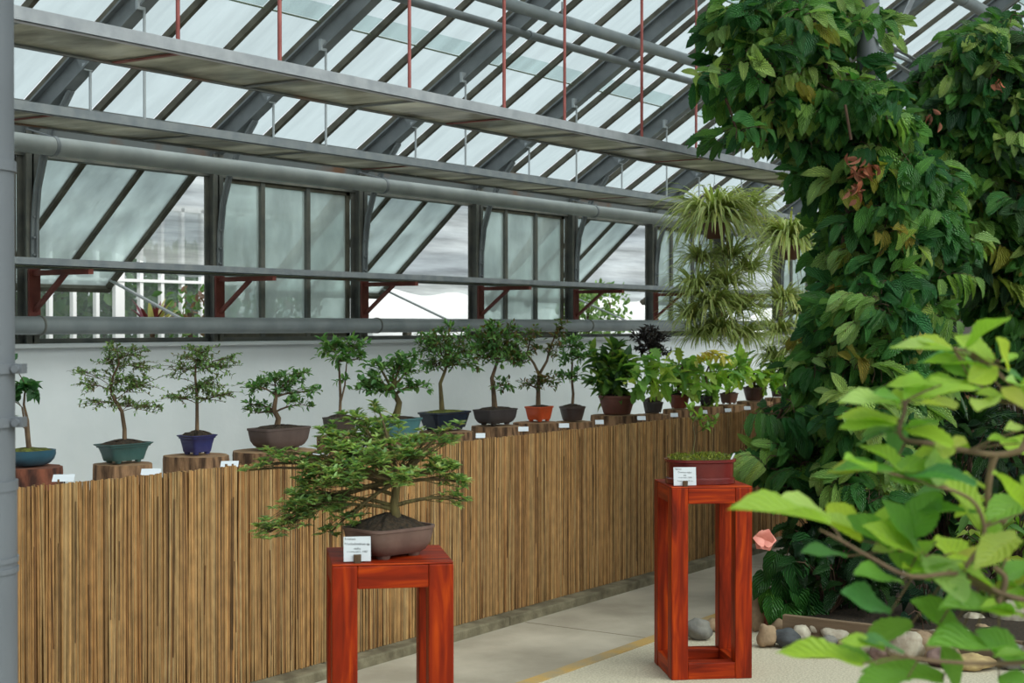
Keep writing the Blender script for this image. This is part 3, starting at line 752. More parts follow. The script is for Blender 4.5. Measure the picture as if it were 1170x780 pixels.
bonsai(34, 531, 50, 17, 'young broad leaved bonsai in low teal bowl beside the left column', c(48, 80, 96), PF_BOWL,
       [(33, 516), (32, 505), (31, 480), (27, 462), (29, 440)], [4, 3.2, 2.2, 1.6, 1], [(26, 446, 17, 13), (8, 455, 14, 12), (40, 445, 10, 10), (5, 405, 12, 10), (6, 478, 9, 6)], 26, 4, TH, 12, .85, [c(72, 118, 60), c(50, 92, 48)], ex=2.6, asp=.8, moss=True, feet=False,
       extra=[([(31, 510), (29, 490), (25, 465)], [1.6, 1.4, 1])])
plinth(34, 532.5, 74, 'reddish flat log plinth under the teal bowl at far left', True)
bonsai(141, 528, 62, 22, 'airy small leaved bonsai in green flared rectangular pot', c(58, 86, 84), PF_FLARE,
       [(142, 508), (142, 490), (139, 470), (131, 457), (126, 445), (129, 430), (136, 415), (134, 402)], [3.2, 2.8, 2.5, 2.2, 1.8, 1.5, 1.1, .7],
       [(120, 410, 22, 14), (150, 405, 24, 13), (105, 440, 20, 10), (160, 440, 26, 14), (135, 435, 26, 18), (110, 462, 20, 8), (170, 465, 24, 8), (95, 425, 22, 6), (165, 420, 20, 10), (150, 460, 26, 10), (128, 400, 18, 8)],
       190, 6, TS, 5.5, .5, GR, mound=.3, seed=11)
plinth(141, 529, 66, 'brown log plinth under the green flared pot')
bonsai(225, 518.5, 46, 22, 'slender airy bonsai in deep blue square pot', c(48, 50, 96), PF_FLARE,
       [(225, 499), (225, 480), (225, 455), (223, 430), (224, 412)], [2.8, 2.4, 2, 1.5, .8],
       [(225, 412, 30, 14), (205, 420, 20, 12), (250, 418, 22, 12), (228, 440, 34, 12), (205, 455, 24, 8), (250, 452, 26, 8), (230, 402, 26, 8), (268, 408, 10, 8)],
       160, 6, TS, 5.5, .5, GR, asp=.8, mound=.35, seed=5)
plinth(225, 519.5, 74, 'brown log plinth under the deep blue pot')
bonsai(319, 513, 72, 25, 'spreading bonsai in brown unglazed rectangular pot left of the azalea', c(84, 68, 64), PF_CHUNK,
       [(316, 489), (318, 478), (313, 468), (315, 455), (316, 448)], [4.2, 3.6, 3.2, 2.6, 2],
       [(290, 440, 22, 10), (312, 432, 24, 10), (340, 430, 22, 9), (352, 448, 20, 7), (285, 462, 22, 7), (345, 462, 18, 8), (295, 472, 22, 6), (325, 445, 20, 10), (345, 425, 14, 5)],
       110, 6, TS, 8, .5, GD, mound=.18, seed=8, rough=.7)
plinth(316, 514, 96, 'wide brown log plinth under the brown rectangular pot')
bonsai(388, 496, 40, 20, 'tall thin bonsai rising behind the azalea, pot hidden', c(70, 60, 56), PF_CHUNK,
       [(388, 480), (389, 455), (388, 430), (387, 410)], [2, 1.8, 1.5, 1], [(378, 398, 20, 12), (400, 395, 20, 12), (388, 412, 18, 8), (372, 390, 14, 8), (414, 408, 10, 8), (390, 434, 8, 5)],
       80, 5, TS, 9, .55, GD, seed=21, extra=[([(389, 460), (394, 440), (396, 415)], [1.2, 1, .7])])
plinth(388, 497, 50, 'log plinth hidden behind the azalea')
bonsai(453, 499, 62, 21, 'crooked thick trunked bonsai in pale teal pot behind the azalea', c(74, 112, 116), PF_RECT,
       [(450, 482), (454, 470), (456, 460), (452, 452), (448, 446)], [6, 4.6, 4, 3.6, 3],
       [(450, 418, 20, 10), (425, 432, 22, 9), (470, 420, 18, 10), (440, 445, 24, 7), (475, 440, 18, 7), (462, 406, 16, 6), (415, 442, 16, 6), (430, 415, 14, 6)],
       95, 5, TS, 10, .6, GD, seed=31, mound=.2, bark='barkgreen')
plinth(453, 500, 66, 'log plinth under the pale teal pot')
bonsai(508, 491, 64, 21, 'upright bonsai in black glazed rectangular pot', c(36, 42, 54), PF_RECT,
       [(505, 470), (504, 452), (503, 438), (508, 425), (511, 416)], [3.6, 2.8, 2.3, 2, 1.6],
       [(495, 415, 22, 10), (520, 412, 24, 12), (508, 392, 28, 12), (490, 385, 18, 8), (530, 400, 16, 10), (480, 395, 12, 10), (535, 380, 10, 6), (513, 375, 16, 6), (542, 418, 10, 8)],
       170, 6, TS, 7.5, .45, GD+[c(104, 96, 56)], seed=41, mound=.12, moss=True, bark='barkgreen', rough=.2)
plinth(510, 492, 62, 'brown log plinth under the black glazed pot')
bonsai(566, 485, 55, 18, 'dense upright bonsai in charcoal rounded pot', c(62, 54, 54), PF_CHUNK,
       [(565, 462), (564, 448), (562, 432), (566, 420), (568, 412)], [3.6, 3, 2.6, 2, 1.5],
       [(555, 405, 22, 14), (580, 405, 22, 14), (566, 388, 26, 14), (590, 398, 14, 14), (560, 372, 18, 8), (575, 440, 12, 9), (545, 392, 14, 12), (598, 412, 10, 10), (585, 378, 12, 10)],
       200, 6, TS, 7.5, .5, GD+[c(96, 84, 46)], seed=51, rough=.7)
plinth(567, 486, 56, 'brown log plinth under the charcoal rounded pot')
bonsai(616, 481, 36, 17, 'forked bonsai in bright orange square pot', c(190, 78, 42), PF_RECT,
       [(615, 463), (615, 445), (616, 430), (617, 424)], [3.2, 2.7, 2.4, 2], 
       [(605, 440, 16, 9), (628, 436, 18, 8), (610, 398, 12, 8), (630, 398, 14, 10), (600, 388, 12, 8), (638, 385, 12, 10), (612, 380, 12, 8), (642, 372, 10, 8), (616, 432, 16, 7)],
       120, 5, TS, 6.5, .45, [c(98, 120, 62), c(76, 100, 54), c(114, 90, 52)], asp=.8, seed=61, mound=.1,
       extra=[([(616, 428), (610, 415), (602, 404), (606, 388)], [1.8, 1.5, 1.2, .7]), ([(617, 426), (625, 412), (628, 398), (634, 384)], [1.8, 1.5, 1.2, .7])])
plinth(614, 482, 54, 'dark log plinth under the orange pot')
bonsai(654, 480, 30, 16, 'thin sparse bonsai in small dark brown round pot', c(72, 58, 54), PF_TAPER,
       [(654, 465), (655, 450), (653, 430), (654, 415), (652, 400)], [2, 1.8, 1.5, 1.2, .7],
       [(645, 410, 12, 8), (664, 408, 14, 8), (652, 395, 16, 8), (642, 430, 10, 7), (660, 430, 12, 8), (668, 395, 8, 6), (655, 386, 12, 5)],
       90, 5, TS, 7, .5, GD, ex=2, asp=1, seed=71, feet=False)
plinth(656, 481, 42, 'pale log plinth under the small dark round pot')
bonsai(705, 472.5, 42, 21, 'bushy glossy plant in reddish brown tapered pot', c(112, 66, 56), PF_TAPER,
       [(704, 455), (702, 440), (698, 425), (694, 410)], [2.6, 2.3, 2, 1.5],
       [(694, 420, 20, 14), (712, 425, 16, 12), (690, 440, 20, 10), (704, 446, 18, 8), (680, 408, 8, 10), (704, 402, 6, 10), (716, 412, 10, 8), (698, 455, 18, 6)],
       44, 7, TL, 19, .42, [c(76, 112, 52), c(98, 134, 60), c(130, 154, 70), c(56, 90, 44)], ex=2, asp=1, seed=81, feet=False, spread=1, rough=.6)
plinth(703, 473.5, 54, 'dark log plinth under the reddish tapered pot')
bonsai(745, 472, 30, 16, 'purple black leaved tree in dark hexagonal pot', c(62, 52, 54), PF_TAPER,
       [(745, 456), (745, 440), (744, 425), (743, 405)], [2.2, 2, 1.6, 1],
       [(742, 396, 18, 12), (735, 385, 16, 8), (752, 388, 16, 8), (744, 378, 14, 6), (730, 400, 10, 6), (758, 402, 12, 6)],
       110, 6, TL, 7, .3, [c(52, 44, 52), c(42, 36, 42), c(66, 56, 62)], poly=6, asp=1, seed=91, feet=False)
plinth(745, 473, 40, 'log plinth under the dark hexagonal pot')
OAK = [c(168, 200, 92), c(146, 186, 86), c(192, 210, 104), c(122, 166, 82)]
bonsai(748, 471, 20, 12, 'large lobed green leaved seedling beside the dark hexagonal pot', c(60, 52, 50), PF_TAPER, [(750, 458), (747, 440), (745, 425), (750, 415)], [1.5, 1.4, 1.2, .8],
       [(735, 425, 16, 8), (755, 418, 12, 7), (752, 435, 14, 8), (728, 436, 10, 6)], 15, 4, TO, 24, .55, OAK, ex=2, asp=1, seed=95, feet=False, Y=5.15, leafm=M['softleaf'], updir=.05)
plinth(748, 472, 20, 'small plinth of the lobed leaved seedling', Y=5.15)
bonsai(776, 466, 24, 15, 'oak bonsai with yellow green leaves in rust red pot', c(116, 56, 44), PF_TAPER, [(776, 452), (775, 440), (778, 428), (780, 418)], [2, 1.8, 1.5, 1],
       [(770, 430, 20, 10), (790, 425, 20, 10), (775, 415, 18, 7), (800, 440, 12, 8), (765, 445, 12, 6)], 19, 4, TO, 19, .6, OAK, ex=2, asp=1, seed=101, feet=False, leafm=M['softleaf'], updir=.05)
plinth(776, 467, 36, 'log plinth under the rust red pot')
bonsai(808, 463, 22, 11, 'oak bonsai with one bright yellow branch in blackish pot', c(44, 38, 42), PF_TAPER, [(808, 453), (808, 440), (806, 428), (810, 418)], [2, 1.8, 1.5, 1],
       [(800, 430, 22, 9), (820, 425, 20, 9), (808, 440, 20, 8), (815, 450, 10, 7), (790, 420, 16, 6)], 19, 4, TO, 21, .6, OAK, ex=6, asp=.8, seed=103, leafm=M['softleaf'], updir=.05)
plinth(808, 464, 36, 'log plinth under the blackish pot')
bonsai(833, 461, 25, 12, 'low oak bonsai in brown footed pot', c(98, 66, 56), PF_RECT, [(832, 450), (834, 440), (832, 430)], [2, 1.8, 1.4],
       [(825, 430, 18, 8), (845, 428, 20, 8), (838, 420, 20, 6)], 19, 4, TO, 17, .6, OAK, asp=.7, seed=105, leafm=M['softleaf'], updir=.05)
plinth(834, 462, 36, 'log plinth under the brown footed pot')
bonsai(862, 457, 26, 15, 'oak bonsai with spreading pale leaves in dark tapered pot', c(72, 48, 44), PF_TAPER, [(862, 443), (862, 435), (860, 425)], [2, 1.8, 1.4],
       [(865, 425, 20, 7), (885, 425, 14, 8), (850, 418, 18, 6), (872, 435, 16, 7)], 19, 4, TO, 21, .6, OAK, ex=2, asp=1, seed=107, feet=False, leafm=M['softleaf'], updir=.05)
plinth(862, 458, 40, 'log plinth under the dark tapered pot')
bonsai(889, 453, 18, 18, 'green bonsai in dark brown pot next to the vine', c(62, 44, 42), PF_TAPER, [(889, 437), (890, 425)], [2, 1.5],
       [(890, 420, 14, 8), (882, 412, 12, 6)], 20, 5, TS, 14, .5, GD, ex=2, asp=1, seed=109, feet=False)
plinth(889, 454, 30, 'log plinth next to the vine')
# the bright yellow spray over the oaks belongs to the middle oak
yk = MB(); rnd = random.Random(5)
dd_ = depthY(808, YB); 
midoak = [o for o in COL.objects if o.get('label', '').startswith('oak bonsai with one bright')][0]
yk.tube([P(806, 440, dd_), P(798, 420, dd_), P(805, 405, dd_), P(818, 404, dd_), P(826, 412, dd_)], [.008, .006, .005, .004, .003], 6, tint=c(120, 100, 50))
for _ in range(44):
    a = rnd.random(); q = P(792+36*a, 408-6*math.sin(a*3)+rnd.uniform(-3, 3), dd_+rnd.uniform(-.06, .06))
    put(yk, rnd.choice(TO), q, VR*rnd.uniform(-.4, 1)+UP*rnd.uniform(-.35, .1)-VF*rnd.uniform(0, .6), UP, .085, .045, jit(rnd.choice([c(240, 224, 110), c(230, 210, 96), c(244, 234, 150)]), .08, rnd))
yk.build('yellow_branch', M['softleaf'], midoak)

# small white name cards along the screen
names = [(72, 546, 24, 'reddish log plinth'), (172, 539, 22, 'green flared pot'), (262, 530, 20, 'deep blue pot'), (366, 521, 18, 'brown rectangular pot'), (549, 497.5, 11, 'black glazed pot'),
         (598, 490, 12, 'charcoal rounded pot'), (644.5, 486, 12, 'orange pot'), (685, 482, 10, 'small dark round pot'), (733, 477.5, 10, 'reddish tapered pot'), (770.5, 474, 9, 'dark hexagonal pot'),
         (805, 470.5, 7, 'rust red pot'), (832, 468.5, 8, 'blackish pot'), (854, 466, 8, 'brown footed pot')]
for (px, py, w, nm) in names:
    d = depthY(px, 4.96); k = d/F_PX; p0 = P(px, py, d)
    t = thing('name_card', (p0[0], p0[1], .60), 'small white name card at the screen edge near the ' + nm, 'card', 'white name cards behind the screen')
    wv = VR*.92 + np.array((.3, 0, 0)); wv = nrm(wv)*w*k
    hv = nrm(UP*.75 + VF*.66)*max(.034, w*k*.42)
    m = MB(); m.fbox(p0 - wv/2 - hv/2, wv, hv, VF*.0015); m.build('card', M['paper'], t)
    m = MB(); q0 = p0 + VF*.012 - UP*.006; m.bar((q0[0]+.01, q0[1]+.01, .60), tuple(q0), .005, .005, (1, 0, 0)); m.build('stake', M['twig'], t)

# ================================================================== AZALEA ON THE LEFT STAND
dA = dL + .20; kA = dA/F_PX
pA = P(444, 636, dA); pA[2] = .90
az = thing('azalea_bonsai', pA, 'wide spreading azalea bonsai in brown footed pot on the left red stand', 'bonsai')
ang = math.atan2(ES[1], ES[0])
pot(az, pA, .265, .205, .098, mat('brown_stoneware', c(96, 72, 66), .55, 0, c(112, 86, 78), 12, .1), PF_CHUNK, 5, ang + math.radians(38), 0, True, False, mound=.36)
def QA(u, v, w=0.0): return P(u, v, dA + w)
rnd = random.Random(77)
trA = [QA(453, 606), QA(453, 595), QA(450, 578), QA(452, 562), QA(455, 550)]
blA = []
for (u, v, ru, rv, w) in [(330, 590, 30, 16, -.02), (308, 608, 20, 12, 0), (345, 570, 28, 16, .0), (362, 552, 26, 16, .05), (372, 580, 26, 14, -.06), (350, 530, 24, 14, 0), (390, 540, 34, 20, -.1), (390, 515, 30, 20, .0),
                          (420, 500, 30, 16, .05), (375, 498, 18, 16, .05), (430, 525, 34, 20, -.1), (410, 480, 26, 10, .05), (432, 466, 14, 7, .05), (465, 515, 30, 18, .0), (460, 545, 30, 12, -.1), (490, 500, 24, 10, .05), (508, 505, 16, 10, .0), (500, 535, 24, 14, 0), (520, 550, 14, 18, 0), (524, 570, 10, 14, .0),
                          (515, 488, 12, 7, 0), (300, 530, 14, 6, 0), (285, 537, 12, 5, 0), (308, 517, 10, 7, 0), (322, 524, 14, 5, 0), (398, 592, 16, 10, -.05), (378, 608, 16, 7, 0), (440, 488, 26, 12, .1)]:
    blA.append((QA(u, v, w), (ru*kA, rv*kA, min(.12, ru*kA*1.1))))
AZ = [c(128, 156, 92), c(106, 138, 80), c(150, 176, 104), c(90, 120, 74), c(172, 196, 122), c(142, 142, 90)]
grow(az, trA, [.022, .019, .015, .013, .010], blA, 520, 6, TL, .030, .35, AZ, M['barkgreen'], rnd, updir=.5, whorl=.9, twr=.0012)

def card(o, w, h, lines, label, lean=.12):
    t = thing('name_card', o, label, 'card')
    o = np.asarray(o, float); hv = nrm(UP + ET*lean)*h; q = o - ES*w/2 + UP*.004
    m = MB(); m.fbox(q, ES*w, hv, ET*.0012); m.build('card', M['paper'], t)
    m = MB(); c0 = o + ES*0 - ET*.004 - UP*.0; m.tube([c0, c0+UP*.026], .012, 16); m.build('wooden_holder', M['bark'], t)
    for (s, x, y, sz, al) in lines:
        cu = bpy.data.curves.new('text', 'FONT'); cu.body = s; cu.size = sz; cu.align_x = al; cu.extrude = .00005
        tmp = bpy.data.objects.new('tmp', cu); COL.objects.link(tmp); bpy.context.view_layer.update(); me = bpy.data.meshes.new_from_object(tmp.evaluated_get(bpy.context.evaluated_depsgraph_get())); bpy.data.objects.remove(tmp)
        me.materials.clear(); me.materials.append(M['ink']); ob = bpy.data.objects.new('printed_text', me); COL.objects.link(ob); ob.parent = t
        pos = q + ES*w*x + hv*y - ET*.0008
        mx = Matrix(((ES[0], nrm(hv)[0], -ET[0]), (ES[1], nrm(hv)[1], -ET[1]), (ES[2], nrm(hv)[2], -ET[2]))).to_4x4()
        mx.translation = Vector(pos - np.array(t.location)); ob.matrix_local = mx
face(9.5)
cL = P(408, 636, dL + .045); cL[2] = .90
card(cL, .086, .078, [('Ericaceae', .05, .88, .009, 'LEFT'), ('Rhododendron sp.', .5, .66, .011, 'CENTER'), ('azalka', .5, .48, .009, 'CENTER'), ('v tvaru od r. 1987', .5, .36, .009, 'CENTER')],
     'white printed card in wooden holder before the azalea pot')
face(6.7)
pR = P(800, 552, dR + .19); pR[2] = .90
cR = P(783, 552, dR + .04); cR[2] = .90
card(cR, .107, .085, [('Fagaceae', .05, .88, .009, 'LEFT'), ('Quercus robur', .5, .68, .011, 'CENTER'), ('dub', .5, .52, .009, 'CENTER'), ('v tvaru od r. 1999', .5, .40, .009, 'CENTER'), ('bonsai        v. 25 cm', .5, .22, .009, 'CENTER')],
     'white printed card in wooden holder before the red oval pot')
# shallow red pot with moss and a tiny sapling
rp = thing('moss_bonsai', pR, 'shallow glossy red pot of moss with a small thin sapling on the right stand', 'bonsai')
zt = pot(rp, pR, .345, .245, .118, mat('oxblood_glaze', c(92, 24, 24), .25, 0, c(112, 36, 32), 8), PF_OVAL, 2.4, ang, 0, False, True, mound=.12)
m = MB(); rnd = random.Random(9)
for _ in range(900):
    a = rnd.random()*6.28; q = math.sqrt(rnd.random())
    p = pR + ES*math.cos(a)*q*.155 + ET*math.sin(a)*q*.105 + UP*(.112 + .018*(1-q) + rnd.uniform(0, .012)*(1.5 if math.sin(a*3) > 0 else .6))
    put(m, TS[0], p, rdir(rnd)+UP*.9, rdir(rnd), .016, .006, jit(rnd.choice([c(120, 128, 44), c(146, 150, 60), c(88, 96, 36)]), .2, rnd))
m.build('moss_tuft', M['leaf'], rp)
dS = dR + .19
def QS(u, v, w=0): return P(u, v, dS+w)
grow(rp, [QS(793, 527), QS(792, 515), QS(794, 500), QS(792, 485), QS(796, 470)], [.007, .0045, .0035, .003, .002],
     [(QS(812, 488), (.035, .015, .03)), (QS(800, 480), (.03, .03, .03)), (QS(818, 480), (.015, .02, .02)), (QS(790, 470), (.02, .02, .02))], 14, 3, TS, .045, .5, [c(120, 150, 60), c(98, 126, 50)], M['barkgreen'], random.Random(4))
m = MB(); q = QS(834, 526, -.05); m.fbox(q, nrm(VR*.5+UP)*.038, ES*.01, ET*.0015); m.build('plant_tag', M['paper'], rp)

# ================================================================== BED, ROCKS, PLANK
BX = 7.45
m = MB(); m.box((BX+.03, -4.5, 0), (13.8, 3.25, .10)); tag(m.build('planting_bed', M['soil']), 'dark soil bed under the climbing plants', 'soil', kind='stuff')
m = MB(); a = G(900, 727); b = G(1240, 742)
m.box((BX-.005, -1.2, 0), (BX+.03, 2.05, .15)); m.box((BX-.005, 2.06, 0), (BX+.03, 3.3, .135))
bevel(tag(m.build('edging_plank', M['plank']), 'weathered wooden plank edging the planting bed', 'plank'), .004)
RK = [(799, 731, 13, 9, 'grey', 'flat grey rock seen between the legs of the right stand'), (813, 722, 8, 6, 'tan', 'small tan rock behind the right stand'), (866, 722, 7, 19, 'tan', 'upright tan rock beside the right stand leg'),
      (877, 740, 9, 11, 'tan', 'smooth round tan rock beside the terracotta pot'), (899, 740, 13, 8, 'slate', 'dark slate rock below the terracotta pot'), (892, 727, 8, 8, 'tan', 'small tan rock behind the dark slate rock'),
      (916, 737, 9, 8, 'pale', 'pale rock right of the dark slate rock'), (937, 735, 10, 9, 'pale', 'pale rock below the plank, second from its left end'), (958, 739, 15, 9, 'pale', 'broad pale rock below the middle of the plank'), (980, 738, 8, 7, 'pale', 'small pale rock below the right half of the plank'),
      (936, 750, 15, 5, 'pale', 'flat pale rock in front of the rock row'), (1000, 742, 12, 8, 'grey', 'grey rock under the leaning leaves'), (1018, 752, 10, 9, 'tan', 'tan rock left of the split pale rock'), (1037, 757, 15, 14, 'pale', 'angular pale rock in front of the brown pot'),
      (1056, 755, 14, 12, 'tan', 'pointed tan rock in front of the brown pot'), (1080, 762, 15, 9, 'mauve', 'mauve rounded rock in the row'), (1111, 765, 19, 7, 'yellow', 'yellowish flat rock at the row front'), (1104, 742, 14, 9, 'pale', 'pale rock behind the yellowish one'),
      (1112, 727, 12, 10, 'pale', 'pale pinkish rock under the foreground leaf'), (1135, 750, 14, 11, 'mauve', 'mauve rock near the right corner'), (1158, 728, 17, 15, 'pale', 'big pale rock at the right edge'), (1160, 765, 14, 11, 'grey', 'grey rock in the lower right corner')]
RK += [(925, 746, 9, 6, 'pale', 'small pale rock in front of the plank, left part of the row'), (947, 744, 9, 7, 'grey', 'small grey rock between two pale ones below the plank'), (970, 747, 11, 7, 'tan', 'tan rock in front of the row below the plank'), (992, 749, 12, 7, 'pale', 'pale flat rock half hidden by a foreground leaf'),
       (1008, 755, 10, 8, 'mauve', 'mauve rock left of the angular pale rock'), (1028, 742, 11, 9, 'tan', 'tan rock behind the angular pale rock'), (1068, 744, 11, 9, 'pale', 'pale rock beside the brown pot'), (1093, 755, 11, 8, 'tan', 'tan rock right of the mauve rounded rock'), (1126, 738, 11, 9, 'tan', 'tan rock behind the mauve rock near the corner')]
RCOL = {'grey': (c(126, 122, 116), c(96, 92, 90)), 'tan': (c(158, 132, 106), c(120, 98, 78)), 'slate': (c(74, 76, 80), c(54, 56, 60)), 'pale': (c(186, 176, 160), c(146, 130, 114)), 'mauve': (c(134, 108, 102), c(104, 84, 80)), 'yellow': (c(184, 160, 112), c(150, 122, 88))}
RM = {k: mat('rock_'+k, v[0], .85, 0, v[1], 14, .5, 40) for k, v in RCOL.items()}
from mathutils import noise
def rock(px, py, rx, rz, kind, label, seed):
    g = G(px, py); k = (g@VF)/F_PX; a, h = rx*k, rz*k
    m = MB(); n, q = 20, 12; V = []
    for i in range(q+1):
        ph = math.pi*i/q
        for j in range(n):
            t = 2*math.pi*j/n; v = Vector((math.sin(ph)*math.cos(t), math.sin(ph)*math.sin(t), math.cos(ph)))
            s = 1 + .35*noise.noise(v*1.3 + Vector((seed*3.1, 0, 0))) + .10*noise.noise(v*4 + Vector((0, seed, 0)))
            v = v*s; V.append(g + VR*v.x*a + VF*v.y*a*.8 + UP*(v.z*h + h*.82))
    F = [(i*n+j, (i+1)*n+j, (i+1)*n+(j+1) % n, i*n+(j+1) % n) for i in range(q) for j in range(n)]
    m.add(V, F, 0, True)
    o = m.build('rock', RM[kind]); tag(o, label, 'rock', 'rocks along the planting bed')
    lo = min(v.co.z for v in o.data.vertices) + o.location.z; o.location.z -= lo + .004
for s, (px, py, rx, rz, kd, lb) in enumerate(RK): rock(px, py, rx*1.32, rz*1.3, kd, lb, s)

def simple_pot(ctr, r, h, mtl, parent):
    m = MB(); cx, cy, cz = ctr; n = 28
    def rg(s, z): return [(cx+r*s*math.cos(6.283*j/n), cy+r*s*math.sin(6.283*j/n), cz+z) for j in range(n)]
    m.loft([rg(.72, 0), rg(.92, h*.8), rg(1.0, h*.82), rg(1.0, h), rg(.93, h), rg(.9, h*.85), rg(.05, h*.88)], 0, True, True, False); p = m.build('pot', mtl, parent)
    p.modifiers.new('edge', 'EDGE_SPLIT').split_angle = math.radians(40)

# potted anthurium
an = G(887, 722); an = P(887, 722, an@VF); dn = an@VF
at_ = thing('anthurium', (an[0], an[1], 0), 'potted plant with pink flower and glossy veined leaves beside the right stand', 'potted plant')
simple_pot((an[0], an[1], 0), .085, .15, M['terracotta'], at_)
m = MB(); st = MB(); rnd = random.Random(14)
base = np.array((an[0], an[1], .13))
for (u, v, L, tx, tz) in [(905, 635, 38, .15, -1), (888, 632, 26, -.5, -.9), (876, 655, 26, -.5, -.8), (893, 660, 30, 0, -1), (908, 668, 28, .5, -1), (915, 690, 34, .1, -1), (878, 672, 22, -.3, -.9), (925, 655, 26, .8, -.8), (905, 618, 28, .6, -.1), (912, 645, 30, .2, -1), (884, 682, 28, -.1, -1), (902, 676, 30, .2, -1), (920, 672, 28, .5, -1), (930, 690, 30, .3, -.9),  (930, 630, 30, .9, -.5), (900, 690, 30, .3, -1), (918, 625, 30, .6, -.6), (890, 648, 26, .3, -1)]:
    w = rnd.uniform(-.12, .05); q = P(u, v, dn+w); k = dn/F_PX
    st.tube(bez(base, q, (base+q)/2+UP*.08, 6), .003, 5)
    put(m, rnd.choice(TH), q, VR*tx+UP*tz-VF*.35, -VF+UP*.8, L*k*1.25, L*k*.85, jit(rnd.choice([c(64, 122, 50), c(46, 96, 44), c(82, 140, 56)]), .12, rnd))
m.build('leaves', M['vineleaf'], at_); st.build('stems', M['barkgreen'], at_)
def flower(parent, u, v, d, w=.055):
    q = P(u, v, d); m = MB()
    for tx, tz in ((-1, .35), (1, .15), (-.7, -.6), (.5, -.8), (.2, .7)):
        put(m, TH[0], q, VR*tx+UP*tz-VF*.3, -VF+UP*.6, w*.6, w*.98, (.8, .3, .25))
    m.build('flower', M['pink'], parent)
flower(at_, 874, 617, dn-.12, .10); flower(at_, 866, 680, dn-.05, .03)

def leafy(name, label, cat, px, py_ground, leaves, T, tints, mtl, seed, d=None, Lr=(.12, .2), Wr=.5, group=None, pos=None, potm=None, potr=.1, poth=.16, n=0, region=None, droop=.6, stems=True, depth=.3):
    rnd = random.Random(seed)
    g = G(px, py_ground, .1) if d is None else P(px, 400, d); g = np.array((g[0], g[1], .10 if d is None or d > 8 else 0))
    dg = g@VF; t = thing(name, g, label, cat, group); m = MB(); st = MB()
    if potm: simple_pot(tuple(g), potr, poth, potm, t)
    base = g + UP*(poth if potm else 0)
    for _ in range(n):
        u0, v0, u1, v1 = region; q = P(rnd.uniform(u0, u1), rnd.uniform(v0, v1), dg + rnd.uniform(-depth, depth))
        if q[2] < .2: continue
        if stems and rnd.random() < .5: st.tube(bez(base, q, (base+q)/2+UP*.15+rdir(rnd)*.05, 5), .004, 4, 0, False)
        L = rnd.uniform(*Lr)
        dd = nrm(VR*rnd.uniform(-1, 1)+VF*rnd.uniform(-1, .5)+UP*rnd.uniform(-droop-.3, .25))
        put(m, rnd.choice(T), q, dd, nrm(UP-VF*.5+rdir(rnd)*.3), L, L*Wr, jit(rnd.choice(tints), .25, rnd))
    m.build('leaves', mtl, t)
    if st.n: st.build('stems', M['twig'], t)
    return t
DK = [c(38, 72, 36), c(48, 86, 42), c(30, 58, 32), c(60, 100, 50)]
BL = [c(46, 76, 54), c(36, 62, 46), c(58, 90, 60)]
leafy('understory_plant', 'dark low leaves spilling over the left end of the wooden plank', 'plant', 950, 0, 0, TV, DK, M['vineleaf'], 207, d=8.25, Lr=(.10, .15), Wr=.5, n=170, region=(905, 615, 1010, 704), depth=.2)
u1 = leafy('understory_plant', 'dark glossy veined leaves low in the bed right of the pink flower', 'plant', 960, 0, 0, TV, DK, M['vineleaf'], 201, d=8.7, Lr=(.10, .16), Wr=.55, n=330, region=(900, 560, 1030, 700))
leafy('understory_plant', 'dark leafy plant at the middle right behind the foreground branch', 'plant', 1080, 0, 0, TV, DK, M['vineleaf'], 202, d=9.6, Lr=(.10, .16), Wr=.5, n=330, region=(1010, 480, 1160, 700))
leafy('understory_plant', 'leafy plant with yellowish green leaves at the right edge low down', 'plant', 1150, 0, 0, TL+TH, [c(110, 150, 52), c(84, 130, 52), c(140, 160, 60)], M['softleaf'], 203, d=8.4, Lr=(.08, .16), Wr=.35, n=240, region=(1105, 560, 1230, 700))
leafy('understory_plant', 'round leaved plant below the foreground branch near the brown pot', 'plant', 1060, 0, 0, TH, BL, M['vineleaf'], 204, d=8.0, Lr=(.09, .14), Wr=.6, n=60, region=(1020, 640, 1095, 715))
pl2 = leafy('understory_plant', 'small plant in brown pot behind the rock row', 'potted plant', 1056, 0, 0, TH, BL, M['vineleaf'], 205, d=7.62, Lr=(.06, .10), Wr=.6, n=18, region=(1035, 700, 1080, 722), potm=M['brownplastic'], potr=.085, poth=.12, depth=.08)
flower(pl2, 1016, 560, 8.3, .035)
# grassy clump
def blades(mb, ctr, n, L, wd, tints, rnd, up=.9, grav=1.1, seg=9, cone=1.0):
    V0, F0, U0 = TB[0]
    for _ in range(n):
        a = rnd.random()*6.283; out = VR*math.cos(a)+VF*math.sin(a); e = rnd.uniform(.1, up)
        d = nrm(out*cone*rnd.uniform(.5, 1) + UP*e); LL = L*rnd.uniform(.65, 1.15); p = np.asarray(ctr, float) + out*.015
        pts = []; st = LL/8; g = grav*rnd.uniform(.7, 1.3)
        for i in range(9):
            pts.append(p); p = p + d*st; d = nrm(d - UP*g*.14*(1+i*.12))
        V = []; w = wd*rnd.uniform(.8, 1.2)
        for i, q in enumerate(pts):
            dd = nrm(pts[min(i+1, 8)] - pts[max(i-1, 0)]); sd = nrm(np.cross(dd, out) if abs(dd@out) < .95 else np.cross(dd, UP)); nn = np.cross(sd, dd)
            ww = w*(1-(i/8)**3)*.5+.0006
            V += [q - sd*ww + nn*ww*.35, q, q + sd*ww + nn*ww*.35]
        F = [(i*3+j, i*3+j+1, (i+1)*3+j+1, (i+1)*3+j) for i in range(8) for j in range(2)]
        mb.add(V, F, 0, True, jit(rnd.choice(tints), .15, rnd), np.array([(u, i/8, 0) for i in range(9) for u in (-1, 0, 1)], float))
M['grassblade'] = leafmat('dark_grass_blade', 1, 0, 0, .25, .4, 0)
